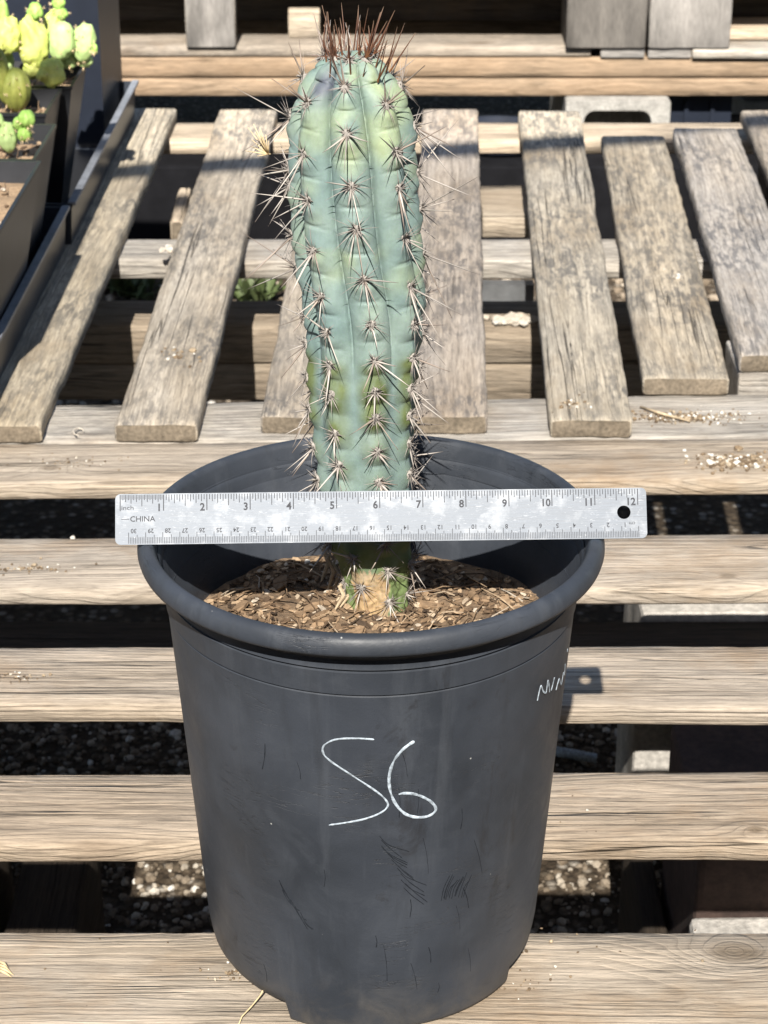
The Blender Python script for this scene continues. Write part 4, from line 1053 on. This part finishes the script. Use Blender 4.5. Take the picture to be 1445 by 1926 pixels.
debris(440, 1830, .03, .012, 60, .0005, 'crumbs of soil gathered against the pot base', .0004, .0012)
debris(930, 1850, .05, .014, 60, .0005, 'dark crumbs beside the pot foot on the front board', .0004, .0012)
debris(320, 470, .012, .02, 14, ZS, 'white grit lodged against the mottled slat', .003, .005, 'perlite')
debris(330, 670, .03, .03, 26, ZS, 'few pale grains on the mottled slat', .0008, .0025)
debris(1075, 760, .02, .02, 40, ZS, 'mossy crumbs at the end of the slat', .0008, .002)
debris(1270, 520, .03, .03, 14, ZS+.001, 'few white flecks on the short slat', .0008, .002, 'perlite')
debris(960, 607, .03, .012, 60, -.099, 'pale wood chips on the tan timber beam', .004, .009, 'perlite', .4)
debris(30, 1275, .03, .012, 40, .0005, 'dusty crumbs on the board left of the pot', .0004, .0012)
debris(60, 1070, .05, .012, 60, .0005, 'dusty dry stain crumbs on the second board behind the pot', .0005, .0016)
debris(137, 1013, .001, .001, 3, .001, 'single white grain on the board edge', .002, .003, 'perlite')
debris(722, 1790, .25, .04, 80, .0005, 'fine specks scattered over the front board', .0004, .0012)
debris(722, 1530, .3, .03, 50, .0005, 'fine specks scattered over the second front board', .0004, .0011)
o = mk('dry_leaf_curl', *tube_vf([atz(148+10*math.cos(t), 812-7*math.sin(t), .003+.001*t) for t in (0, .8, 1.6, 2.4, 3.2, 4, 4.8)], [.0003, .0008, .0011, .0010, .0012, .0007, .0003], 6), M['perlite']); tag(o, 'pale curled dry leaf on the stringer beside the mottled slat', 'leaf')
o = mk('grass_stem', *tube_vf([atz(497, 1858, .012), atz(490, 1872, .006), atz(473, 1893, .004), atz(455, 1912, .003), atz(448, 1930, .002)], [.0006, .0006, .0005, .0005, .0003], 5), M['straw']); tag(o, 'thin dry grass stem sticking out from the pot base', 'grass stem')
pr = [tube_vf([atz(-10, 1806+k*5, .002), atz(8+k, 1812+k*6, .003), atz(26-abs(k-2)*4, 1838-(3-k)*4, .001)], [.0008, .001, .0002], 5) for k in range(4)]
o = mk('seed_head', *merge(pr), M['straw']); tag(o, 'pale dry seed head on the front board', 'seed head')
o = mk('twig', *tube_vf([atz(1205, 765, .003), atz(1245, 778, .004), atz(1298, 792, .003)], [.0012, .0016, .001], 6), M['twig']); tag(o, 'pale twig lying on the stringer by the slat end', 'twig')
# dried flower husk hooked in the spines on the left
hp = aty(505, 290, CY-.01)
pr = [tube_vf([hp, hp+Vector((random.uniform(-.016, .002), random.uniform(-.008, .008), random.uniform(.0, .018)))], [.0006, .0002], 4) for k in range(16)]
o = mk('dried_husk', *merge(pr), M['straw']); tag(o, 'straw coloured dried husk hooked in the cactus spines', 'husk')

# ------------------------------------------------------------------ shade net overhead (out of frame; its hem shades the far slats)
ZN = 2.15
q1, q2 = atz(300, 318, ZS), atz(1330, 250, ZS)
e1 = q1 + SUNDIR*((ZN-q1.z)/SUNDIR.z); e2 = q2 + SUNDIR*((ZN-q2.z)/SUNDIR.z); dv = (e2-e1)/(e2.x-e1.x)
L_, R_ = e1+dv*(-2.4-e1.x), e1+dv*(2.4-e1.x)
sh = empty('shade_canopy', (0, -1.5, GZ), 'grey shade net on a pipe frame over the potting bench', 'canopy')
def net_mat(name='shade_net', fac=.40):
    t = NT(name); tr_ = t.n('BsdfTransparent'); tr_.inputs[0].default_value = (1, 1, 1, 1); df = t.n('BsdfDiffuse'); df.inputs[0].default_value = (.05, .05, .055, 1)
    mx = t.n('MixShader'); mx.inputs[0].default_value = fac; t.t.links.new(tr_.outputs[0], mx.inputs[1]); t.t.links.new(df.outputs[0], mx.inputs[2]); t.t.links.new(mx.outputs[0], t.out.inputs[0]); return t.m
M['net'] = net_mat(); M['sky_block'] = net_mat('sky_block_net', .95)  # the dense second net is for added sheets that cut sky fill
back = -3.6
mk('net', rel(sh, [(L_.x, back, ZN), (R_.x, back, ZN), R_+Vector((0, 0, 0)), L_]), [(0, 1, 2, 3)], M['net'], sh, smooth=False)
for c4 in ([(L_.x, back, ZN), L_, (L_.x, L_.y, GZ+.1), (L_.x, back, GZ+.1)], [(R_.x, back, ZN), R_, (R_.x, R_.y, GZ+.1), (R_.x, back, GZ+.1)], [(L_.x, back, ZN), (R_.x, back, ZN), (R_.x, back, GZ+.1), (L_.x, back, GZ+.1)]):
    mk('sky_block_sheet', rel(sh, c4), [(0, 1, 2, 3)], M['sky_block'], sh, smooth=False)  # unseen sheets at sides and back, added to block sky light
mk('hem_rail', rel(sh, tube_vf([L_, R_], .023, 12)[0]), tube_vf([L_, R_], .023, 12)[1], M['pipe'], sh)
for p in (L_, R_, Vector((L_.x, back, ZN)), Vector((R_.x, back, ZN))):
    vv, ff = tube_vf([(p.x, p.y, GZ), (p.x, p.y, ZN)], .024, 12); mk('post', rel(sh, vv), ff, M['pipe'], sh)
